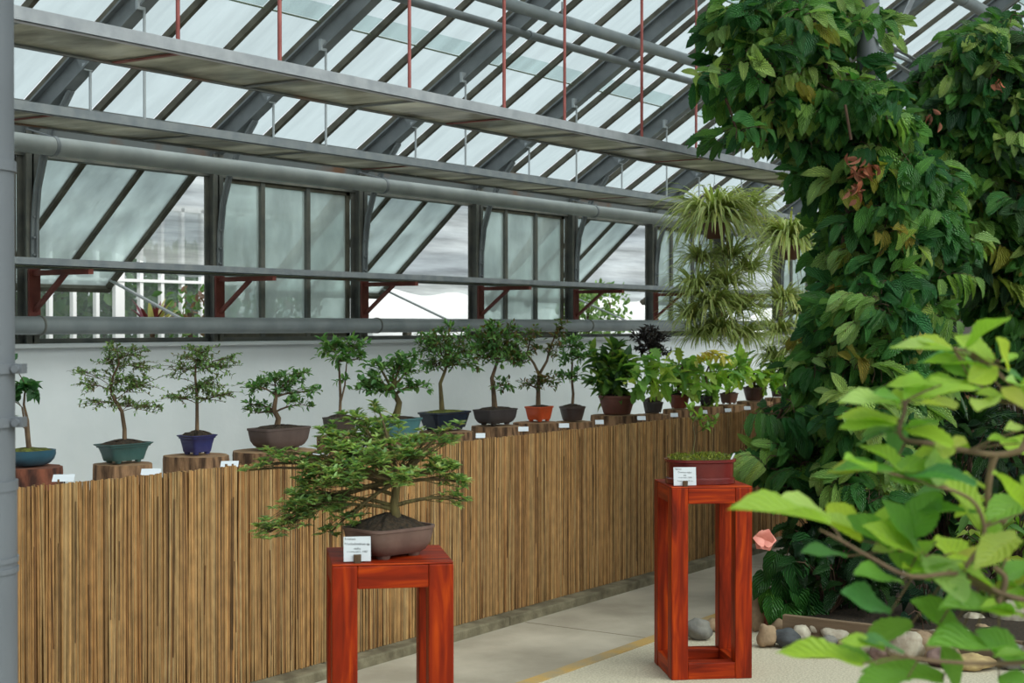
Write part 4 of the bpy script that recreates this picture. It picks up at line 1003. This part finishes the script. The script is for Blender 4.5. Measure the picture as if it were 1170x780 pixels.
rnd = random.Random(31)
for j, (px, py, d, lb) in enumerate([(1110, 490, 10.4, 'dark strappy leaved plant in the shade behind the forked foreground branch'), (1040, 520, 10.0, 'second dark strappy plant, left of the forked foreground branch')]):
    g = P(px, py, d); t = thing('strappy_plant', (g[0], g[1], .10), lb, 'plant')
    m = MB(); m.tube([(g[0], g[1], .10), tuple(g)], .02, 7); m.build('stem', M['bark'], t)
    m = MB(); blades(m, g, 130, .42, .022, [c(46, 82, 44), c(64, 104, 52), c(34, 66, 38)], rnd, up=1.4, grav=.8); m.build('leaves', M['grassblade'], t)

# ================================================================== SPIDER PLANTS
SPT = [c(138, 160, 80), c(158, 176, 94), c(118, 144, 70), c(184, 192, 122), c(170, 166, 94)]
def spider(ctr_px, d, label, rosettes, hang_px, seed, basket=True, ztop=2.69):
    rnd = random.Random(seed); u, v = ctr_px; c0 = P(u, v, d)
    t = thing('spider_plant', c0 - UP*.15, label, 'hanging plant', 'spider plants hanging in front of the windows')
    m = MB(); m.tube([c0-UP*.14, c0-UP*.12, c0-UP*.02], [.05, .075, .095], 18); m.build('pot', M['brownplastic'], t)
    m = MB()
    for a in (0, 2.1, 4.2): m.tube([c0 + (VR*math.cos(a)+VF*math.sin(a))*.09 - UP*.02, (c0[0], c0[1], c0[2]+.3)], .0015, 4, 0, False)
    m.tube([(c0[0], c0[1], c0[2]+.3), (c0[0], c0[1], zu(c0[1]))], .002, 4, 0, False)
    m.build('hanger_wire', M['rust'], t)
    m = MB(); blades(m, c0, 360, .52, .022, SPT, rnd, up=1.5, grav=1.5); m.build('leaves', M['blade'], t)
    for (x, y, w, n, L) in rosettes:
        q = P(x, y, d + w); m = MB(); blades(m, q, int(n*2.2), L*1.25, .017, SPT, rnd, up=1.3, grav=1.25); o = m.build('plantlet', M['blade'], t)
        s = MB(); s.tube(bez(c0+UP*.02, q, (c0+q)/2+UP*.1+VR*np.sign(x-u)*.1, 8), .002, 4, 0, False, None); s.build('runner', M['dryleaf'] if False else M['twig'], o)
spider((816, 252), 11.7, 'spider plant with cascading plantlets above the yellow green oaks, left of two',
       [(795, 330, 0, 70, .26), (830, 325, .05, 70, .26), (812, 350, -.05, 90, .28), (790, 365, 0, 70, .24), (845, 355, .1, 80, .26), (825, 380, -.05, 80, .25), (800, 385, .05, 60, .22), (850, 385, .05, 60, .22), (835, 295, .2, 50, .25), (855, 310, .25, 60, .25), (855, 240, .3, 60, .28), (800, 300, .1, 50, .24)], None, 3)
spider((902, 278), 12.9, 'spider plant beside the climbing vine, right of two',
       [(895, 345, 0, 70, .25), (915, 360, .05, 70, .25), (890, 380, 0, 70, .24), (910, 400, -.05, 70, .24), (885, 410, .05, 50, .2)], None, 4)

# ================================================================== CLIMBING VINES
VG = [c(96, 156, 76), c(78, 138, 68), c(118, 174, 84), c(60, 116, 60), c(150, 194, 100), c(88, 146, 80), c(70, 126, 74), c(170, 206, 120)]
VY = [c(150, 168, 76), c(180, 180, 84), c(190, 180, 92), c(164, 170, 74)]
def vine(label, root, blobs, n, dist, seed, L=(.09, .145), dry=None, stems=(), tints=VG, thick=.32):
    rnd = random.Random(seed); t = thing('climbing_vine', root, label, 'vine')
    lf = MB(); st = MB(); yl = MB(); vols = [b[2]*b[3] for b in blobs]; k = dist/F_PX
    for s, (pts, r) in enumerate(stems): st.tube([P(*p) for p in pts], r, 7)
    cents = [P(u, v, dist + w) for (u, v, ru, rv, w) in blobs]
    for (u, v, ru, rv, w), cn in zip(blobs, cents):
        # a shoot ties every mass to the nearest one below it
        lower = [q for q in cents if q[2] < cn[2]-.05]
        if lower:
            q = min(lower, key=lambda z: np.linalg.norm(z-cn)); st.tube(bez(q, cn, (q+cn)/2+rdir(rnd)*.08, 6), .008, 5, 0, False)
        cnt = int(n*ru*rv/sum(vols))
        for _ in range(cnt):
            e = rdir(rnd)*(rnd.random()**.33); 
            p = cn + VR*e[0]*ru*k + UP*e[2]*rv*k + VF*e[1]*thick
            out = nrm(VR*e[0]*.7 - VF*(.35 if rnd.random() < .7 else -.3) + UP*(.1+.4*max(0, e[2])) + rdir(rnd)*.5)
            # arching shoot with a hand of leaflets hanging from its end
            tip = p + out*rnd.uniform(.02, .07)
            
            ylw = rnd.random() < .035; basec = rnd.choice(VY if ylw else tints); face_ = -VF*.8 + VR*rnd.uniform(-.5, .5) + UP*rnd.uniform(.2, 1.3)
            nl = rnd.choice((4, 5, 6, 6)); LL = rnd.uniform(*L); sd = rnd.choice((-1, 1))
            run = nrm(VR*sd*rnd.uniform(.3, 1) - VF*rnd.uniform(-.5, .6) + UP*rnd.uniform(-.1, .5)); q = tip - run*LL*.55; prev = q
            st.tube(bez(p - out*.06, q, p+UP*.03, 4), [.003, .0026, .002, .0015], 4, 0, False)
            for j in range(nl):
                f = j/(nl-1); dd = nrm(-UP*rnd.uniform(.35, 1.0) + run*rnd.uniform(.1, .6) + out*.55 + rdir(rnd)*.3)
                s = LL*(.75+.5*math.sin(f*2.6+.3))*rnd.uniform(.85, 1.1)
                put(lf, rnd.choice(TV), q + dd*.008, dd, nrm(face_+rdir(rnd)*.3), s, s*rnd.uniform(.42, .52), jit(basec, .16, rnd))
                q = q + nrm(run - UP*f*.9)*LL*.30
                st.tube([prev, q], .0016, 3, 0, False); prev = q
    lf.build('leaves', M['vineleaf'], t); st.build('stems', M['twig'], t)
    if dry:
        m = MB()
        for (u, v, r, cnt) in dry:
            for _ in range(cnt):
                p = P(u+rnd.gauss(0, r), v+rnd.gauss(0, r), dist-.42+rnd.uniform(-.05, .05))
                put(m, rnd.choice(TL), p, rdir(rnd)-UP*.9, rdir(rnd), rnd.uniform(.05, .09), .03, jit(c(150, 88, 62), .25, rnd))
        m.build('dry_leaves', M['dryleaf'], t)
    return t
vine('large glossy leaved vine climbing the half hidden column, nearer and left of two', (8.3, 3.1, .10),
     [(852, 25, 38, 28, 0), (905, 20, 48, 34, 0), (960, 30, 36, 26, .1), (856, 80, 34, 24, -.05), (818, 98, 18, 8, -.15), (895, 75, 50, 36, 0), (880, 120, 45, 26, .1), (842, 154, 18, 10, -.1), (915, 152, 32, 26, .1), (950, 110, 46, 44, .05), (985, 130, 34, 50, -.1), (1005, 185, 46, 50, 0),
      (962, 195, 40, 38, .1), (1002, 245, 44, 44, 0), (1045, 225, 40, 50, .05), (1060, 280, 40, 44, .1), (972, 275, 28, 44, .2), (1010, 305, 60, 42, 0), (966, 335, 22, 40, .15), (985, 355, 56, 36, .05), (1045, 340, 32, 28, .1), (950, 385, 24, 36, 0), (990, 400, 60, 36, .1), (1045, 405, 30, 30, .3),
      (930, 425, 18, 30, -.1), (958, 440, 38, 36, 0), (894, 468, 12, 20, -.1), (1005, 455, 44, 40, .2), (936, 490, 38, 30, 0), (872, 516, 22, 12, -.05), (905, 525, 36, 22, .05), (960, 530, 44, 34, .05), (1010, 520, 40, 44, .3), (985, 580, 34, 30, .2), (1000, 360, 40, 40, -.35), (985, 470, 36, 60, -.35), (980, 560, 30, 30, -.3), (905, 548, 22, 10, .1)],
     1700, 8.75, 301, dry=[(985, 190, 7, 22), (978, 212, 5, 10)],
     stems=[([(975, 700, 8.8), (968, 560, 8.8), (975, 420, 8.8), (962, 300, 8.7), (975, 180, 8.7), (940, 60, 8.7)], .02), ([(990, 700, 8.9), (1000, 520, 8.9), (1015, 350, 8.8), (1000, 200, 8.7)], .015), ([(965, 120, 8.3), (972, 60+100, 8.3)], .008)])
vine('second vine mass at the right edge, farther back than the first', (9.9, 2.4, .10),
     [(1148, 45, 30, 30, -.1), (1115, 75, 34, 32, -.1), (1165, 85, 30, 34, 0), (1070, 95, 34, 24, .1), (1100, 125, 44, 34, 0), (1150, 140, 44, 40, -.1), (1080, 165, 34, 34, .1), (1125, 190, 46, 40, 0), (1175, 200, 30, 50, 0), (1150, 245, 40, 36, -.1), (1110, 240, 30, 36, .1), (1185, 290, 30, 50, 0), (1145, 300, 32, 30, 0), (1165, 350, 26, 40, .1), (1140, 345, 18, 16, .1), (1190, 400, 24, 40, 0), (1120, 300, 20, 20, .2), (1210, 120, 34, 60, 0), (1220, 260, 34, 60, 0)],
     1200, 9.7, 302, L=(.10, .155), dry=[(1140, 95, 4, 6), (1063, 135, 4, 5)],
     stems=[([(1200, 690, 9.7), (1185, 520, 9.7), (1150, 330, 9.7), (1120, 180, 9.6), (1150, 60, 9.6)], .02)], tints=VG+[c(84, 120, 80), c(66, 100, 72)])
# foliage masses added behind to keep the background dark, rooted in the bed
leafy('darkening_shrub', 'dark tall shrub added to darken the background behind the near vine', 'shrub', 1010, 0, 0, TV+TH, DK+BL, M['vineleaf'], 401, d=10.6, Lr=(.13, .2), Wr=.5, n=750, region=(935, 250, 1075, 660), depth=.45)
leafy('darkening_shrub', 'dark tall shrub added to darken the background at the right edge', 'shrub', 1170, 0, 0, TV+TH, DK+BL, M['vineleaf'], 402, d=11.6, Lr=(.13, .2), Wr=.5, n=750, region=(1060, 395, 1260, 660), depth=.45)

# ================================================================== FOREGROUND BRANCHES (out of focus, about two metres away)
fs = thing('foreground_shrub', P(1330, 780, 2.25)*np.array((1, 1, 0)), 'out of focus bright green leafy branches at the lower right, closest to the viewer', 'shrub')
def C8(x, y, d): return P(840 + x/1.857, 360 + y/1.857, d)
m = MB()
def br(pts, r0, r1):
    K = len(pts); P_ = [C8(*p) for p in pts]
    # smooth through the points
    Q = [P_[0]]
    for i in range(K-1):
        a = P_[max(i-1, 0)]; b = P_[i]; c_ = P_[i+1]; d_ = P_[min(i+2, K-1)]
        for t in (.25, .5, .75, 1): Q.append(.5*((2*b)+(-a+c_)*t+(2*a-5*b+4*c_-d_)*t*t+(-a+3*b-3*c_+d_)*t**3))
    m.tube(Q, [r0+(r1-r0)*i/(len(Q)-1) for i in range(len(Q))], 8)
br([(905, 790, 2.25), (860, 560, 2.3), (760, 470, 2.3), (640, 420, 2.3), (555, 400, 2.3)], .009, .004)
br([(760, 470, 2.3), (690, 300, 2.3), (640, 262, 2.3), (605, 287, 2.3), (553, 296, 2.3), (473, 284, 2.25), (410, 272, 2.2), (362, 265, 2.2), (349, 243, 2.2), (359, 206, 2.2), (362, 180, 2.2)], .0062, .0026)
br([(553, 296, 2.3), (545, 320, 2.3), (538, 365, 2.3), (540, 410, 2.3), (575, 440, 2.3)], .0055, .005)
br([(605, 287, 2.3), (625, 240, 2.3), (613, 180, 2.3), (598, 157, 2.3), (570, 133, 2.3), (542, 105, 2.3), (511, 83, 2.28), (462, 70, 2.25)], .004, .0018)
br([(613, 188, 2.3), (560, 182, 2.3), (530, 165, 2.3), (508, 140, 2.3)], .003, .0018)
br([(860, 640, 2.25), (720, 610, 2.2), (590, 600, 2.15), (480, 550, 2.15), (375, 555, 2.1), (290, 515, 2.1), (225, 478, 2.1), (180, 455, 2.1)], .005, .0018)
br([(590, 600, 2.15), (520, 575, 2.2), (405, 510, 2.2), (370, 495, 2.2)], .005, .0035)
br([(485, 583, 2.15), (488, 540, 2.15), (522, 490, 2.15), (530, 450, 2.15), (510, 400, 2.15), (470, 375, 2.15), (415, 360, 2.15), (330, 335, 2.15)], .004, .002)
br([(560, 610, 2.15), (575, 560, 2.15), (550, 535, 2.15)], .005, .004)
br([(860, 700, 2.1), (700, 730, 2.05), (560, 740, 2.05), (430, 735, 2.05), (330, 720, 2.05)], .005, .0015)
_ = ('branches', mat('grey_brown_bark', c(132, 108, 82), .85, 0, c(98, 78, 60), 12, .3), fs)
YG = c(152, 186, 66); YY = c(176, 200, 72); MG = c(112, 158, 62); DG = c(84, 134, 72); PG = c(168, 196, 110); OG = c(164, 170, 70)
FL = [(500, 80, 330, 62, 26, PG), (490, 88, 372, 42, 22, YY), (548, 98, 468, 38, 48, YY), (562, 100, 600, 82, 22, YG), (545, 110, 400, 94, 28, YG), (560, 110, 500, 140, 60, YY), (580, 120, 560, 50, 50, YY), (565, 155, 620, 190, 46, OG), (505, 150, 392, 158, 34, YG), (440, 148, 320, 146, 30, YG), (520, 140, 440, 100, 44, MG), (575, 140, 620, 150, 30, PG),
      (352, 192, 225, 170, 42, PG), (346, 228, 218, 206, 32, YG), (352, 200, 345, 150, 40, YG), (356, 242, 430, 222, 30, MG), (368, 180, 508, 150, 34, YG), (350, 185, 300, 160, 40, MG), (360, 190, 390, 120, 50, YG), (432, 272, 450, 298, 34, OG), (455, 280, 490, 260, 32, OG), (612, 242, 580, 236, 26, PG), (608, 272, 540, 260, 18, YG), (380, 188, 470, 190, 16, OG), (612, 200, 640, 120, 50, YG), (620, 240, 690, 200, 60, MG),
      (335, 332, 195, 322, 34, OG), (365, 345, 508, 338, 44, DG), (330, 335, 460, 312, 36, MG), (300, 335, 240, 300, 20, YG), (440, 360, 330, 345, 40, MG),
      (205, 445, -2, 384, 48, YG), (262, 458, 90, 388, 34, PG), (270, 480, 198, 400, 78, YY), (370, 470, 430, 375, 88, MG), (300, 470, 420, 430, 60, MG), (350, 500, 240, 420, 70, MG), (400, 520, 290, 440, 80, YG), (240, 512, 145, 500, 36, DG), (360, 570, 262, 545, 56, MG), (395, 510, 320, 395, 64, MG), (310, 480, 330, 400, 60, YG), (430, 480, 350, 520, 50, YG), (290, 500, 360, 470, 60, PG), (420, 560, 330, 500, 60, MG),
      (333, 632, 236, 588, 70, DG), (378, 655, 268, 692, 62, MG), (508, 690, 382, 606, 78, MG), (590, 632, 450, 598, 46, MG), (615, 640, 528, 622, 50, YG), (613, 720, 420, 690, 52, MG), (275, 742, 90, 700, 40, YG), (300, 742, 210, 705, 50, MG), (445, 775, 275, 745, 56, MG), (640, 760, 520, 672, 74, MG), (440, 700, 480, 790, 60, MG), (382, 545, 362, 528, 22, YY), (384, 548, 408, 548, 18, YY),
      (555, 430, 535, 500, 44, YG), (620, 420, 560, 330, 50, YG), (640, 380, 540, 430, 40, MG), (620, 560, 540, 590, 44, OG), (640, 520, 560, 560, 50, MG), (600, 470, 520, 520, 40, OG), (460, 505, 590, 520, 20, OG), (370, 770, 260, 790, 60, MG), (560, 770, 640, 800, 70, MG), (700, 640, 600, 600, 60, YG), (690, 420, 610, 340, 60, YG), (700, 300, 650, 380, 50, MG)]
lm = MB(); pm = MB(); rnd = random.Random(6)
branch_pts = np.concatenate([v for v in m.V])
for (bx_, by_, tx_, ty_, w, col) in FL:
    q0 = C8(bx_, by_, 2.2)
    near = branch_pts[np.argmin(np.linalg.norm(branch_pts - q0, axis=1))]
    dq = near@VF; a = C8(bx_, by_, dq); b = C8(tx_, ty_, dq + rnd.uniform(-.10, .05))
    L = np.linalg.norm(b-a); ht = w/1.857*dq/F_PX
    flat = ht/L
    # broad leaves face the viewer, the thin looking ones lie flat and are seen from the edge
    Wd = max(ht*.92, L*.37); tilt = min(1.0, .68*ht/Wd)
    n_ = nrm(-VF*tilt + UP*math.sqrt(max(.02, 1-tilt*tilt)) + rdir(rnd)*.12)
    d_ = b-a; n_ = nrm(n_ - nrm(d_)*(n_@nrm(d_)))
    put(lm, rnd.choice(TF), a, d_, n_, L, Wd, jit(col, .08, rnd))
    m.tube([near-VF*.001, (near+a)/2+UP*.002, a+(b-a)*.02], [.0018, .0014, .0011], 5)
for _k in range(46):
    near = branch_pts[rnd.randrange(len(branch_pts))]
    px_ = CX + F_PX*(near@VR)/(near@VF)
    if px_ < 960 or px_ > 1230: continue
    d_ = nrm(VR*rnd.uniform(-1, .35) + VF*rnd.uniform(-.5, .5) + UP*rnd.uniform(-.25, .3)); L = rnd.uniform(.05, .115)
    a = near + d_*.008 + UP*.004
    put(lm, rnd.choice(TF), a, d_, nrm(UP - VF*rnd.uniform(.0, .55) + rdir(rnd)*.2), L, L*.46, jit(rnd.choice([YG, MG, YG, PG, DG]), .1, rnd))
    m.tube([near-VF*.001, a], [.0016, .0011], 5)
lm.build('leaves', M['softleaf'], fs)
m.build(_[0], _[1], fs)

# ================================================================== OUTSIDE THE WINDOWS
m = MB(); m.box((-40, YW+.24, -.3), (70, 60, 0)); struct(m.build('ground', M['ground']))
m = MB(); m.box((-40, -60, -.3), (70, Y_FRONT-.2, 0)); struct(m.build('ground', M['ground']))
# sagging shade net
def netmat():
    m = glassmat('shade_net', (.62, .66, .67), (.66, .70, .71), .6, 0, (.45, 1.25), 1.6, (.35, .5, 5.0))
    return m
m = MB(); nx, nz = 120, 60; V = []
for i in range(nx+1):
    for j in range(nz+1):
        x = 4 + i*22/nx; s = j/nz; bot = 2.26 - .34/(1+math.exp(-(x-11.6)*4)) + .12*math.sin(x*1.1) + .06*math.sin(x*3.7); z = bot + (3.35-bot)*s
        V.append((x, 10.0 + .10*math.sin(z*9 + x*.5) + .05*math.sin(z*17-x*.8) + (1-s)*.15, z))
F = [(i*(nz+1)+j, (i+1)*(nz+1)+j, (i+1)*(nz+1)+j+1, i*(nz+1)+j+1) for i in range(nx) for j in range(nz)]
m.add(V, F, 0, True)
tag(m.build('shade_net', netmat()), 'pale sagging shade net hung outside behind the open windows', 'net')
nb = thing('neighbour_greenhouse', (9, 12, 0), 'white framed greenhouse standing outside beyond the windows', 'greenhouse')
m = MB()
for k in range(40):
    x = 2 + k*.29; w = .022 if k % 6 else .06; m.box((x-w, 12.0, 0), (x+w, 12.05, 2.9))
m.box((2, 11.99, 2.10), (13.4, 12.06, 2.13)); m.build('frame', M['white'], nb)
m = MB(); m.box((2, 12.06, 0), (13.4, 12.07, 2.9)); m.build('panes', M['clear'], nb)
m = MB()
for (a, b) in (((300, 345), (392, 225)), ((350, 350), (420, 262)), ((560, 350), (640, 235)), ((600, 345), (660, 262))):
    pa = PYp(*a, 8.6); pb = PYp(*b, 8.6); m.bar(pa, pb, .05, .14, (0, 1, 0))
m.bar((PYp(300, 300, 8.6)[0]-1, 8.65, 1.62), (PYp(660, 300, 8.6)[0]+.5, 8.65, 1.62), .05, .05)
for q_ in (300, 470, 660): m.box((PYp(q_, 300, 8.6)[0]-.03, 8.62, 0), (PYp(q_, 300, 8.6)[0]+.03, 8.68, 1.64))
tag(m.build('slanting_frame', M['bar']), 'dark slanting bars of a frame outside the second and fourth window bays', 'frame')
m = MB(); m.box((2, 12.0, 2.86), (13.4, 12.1, 2.92)); m.box((2, 12.0, 0), (13.4, 12.12, .4)); m.build('base_and_gutter', M['white'], nb)
def hedge(name, label, x0, x1, y, z0, z1, n, seed, tints, LR=(.07, .13)):
    rnd = random.Random(seed); t = thing(name, ((x0+x1)/2, y, 0), label, 'shrub'); m = MB(); s = MB()
    for x in np.arange(x0+.2, x1, .5): s.tube([(x, y, 0), (x+rnd.uniform(-.1, .1), y, z1*.9)], .02, 5)
    for _ in range(n):
        p = (rnd.uniform(x0, x1), y+rnd.uniform(-.3, .3), z0+(z1-z0)*rnd.random()); L = rnd.uniform(*LR)
        put(m, rnd.choice(TS), p, rdir(rnd), rdir(rnd), L, L*.6, jit(rnd.choice(tints), .3, rnd))
    m.build('leaves', M['leaf'], t); s.build('stems', M['twig'], t)
hedge('crop_row', 'green crop row inside the white framed greenhouse outside', 4, 13.2, 12.8, .6, 2.5, 9000, 1, [c(84, 120, 76), c(100, 136, 84), c(72, 104, 70)], (.13, .2))
hedge('shrub', 'green shrub outside seen through the farthest open window', 15.3, 16.1, 9.4, 1.0, 2.15, 1500, 2, [c(100, 132, 76), c(118, 148, 84)], (.05, .09))
hedge('shrub', 'green shrub outside behind the second window bay', 8.6, 10.2, 9.0, .8, 1.95, 1600, 3, [c(84, 120, 70), c(100, 134, 80), c(110, 84, 70)], (.05, .09))
# white polytunnel
m = MB(); n = 24; rings = []
for x in (14.0, 26.0):
    rings.append([(x, 12.4 + 1.3*math.cos(math.pi*j/n), 2.25*math.sin(math.pi*j/n)**.8) for j in range(n+1)])
m.add(rings[0]+rings[1], [(j, j+1, n+2+j, n+1+j) for j in range(n)], 0, True); m.add(rings[0], [tuple(range(n+1))], 0)
tag(m.build('polytunnel', M['sheet']), 'white plastic tunnel outside, seen under the net', 'tunnel')
# red leaved plant outside the first window
rnd = random.Random(2); t = thing('red_leaved_plant', (8.35, 9.0, 0), 'dark red and cream leaved plant outside the first open window', 'plant')
m = MB(); m.tube([(8.35, 9.0, 0), (8.35, 9.0, 1.66)], .02, 6); m.build('stem', M['bark'], t)
m = MB(); blades(m, (8.35, 9.0, 1.62), 60, .26, .05, [c(110, 36, 52), c(80, 26, 40), c(180, 176, 120)], rnd, up=1.8, grav=.5); m.build('leaves', M['grassblade'], t)
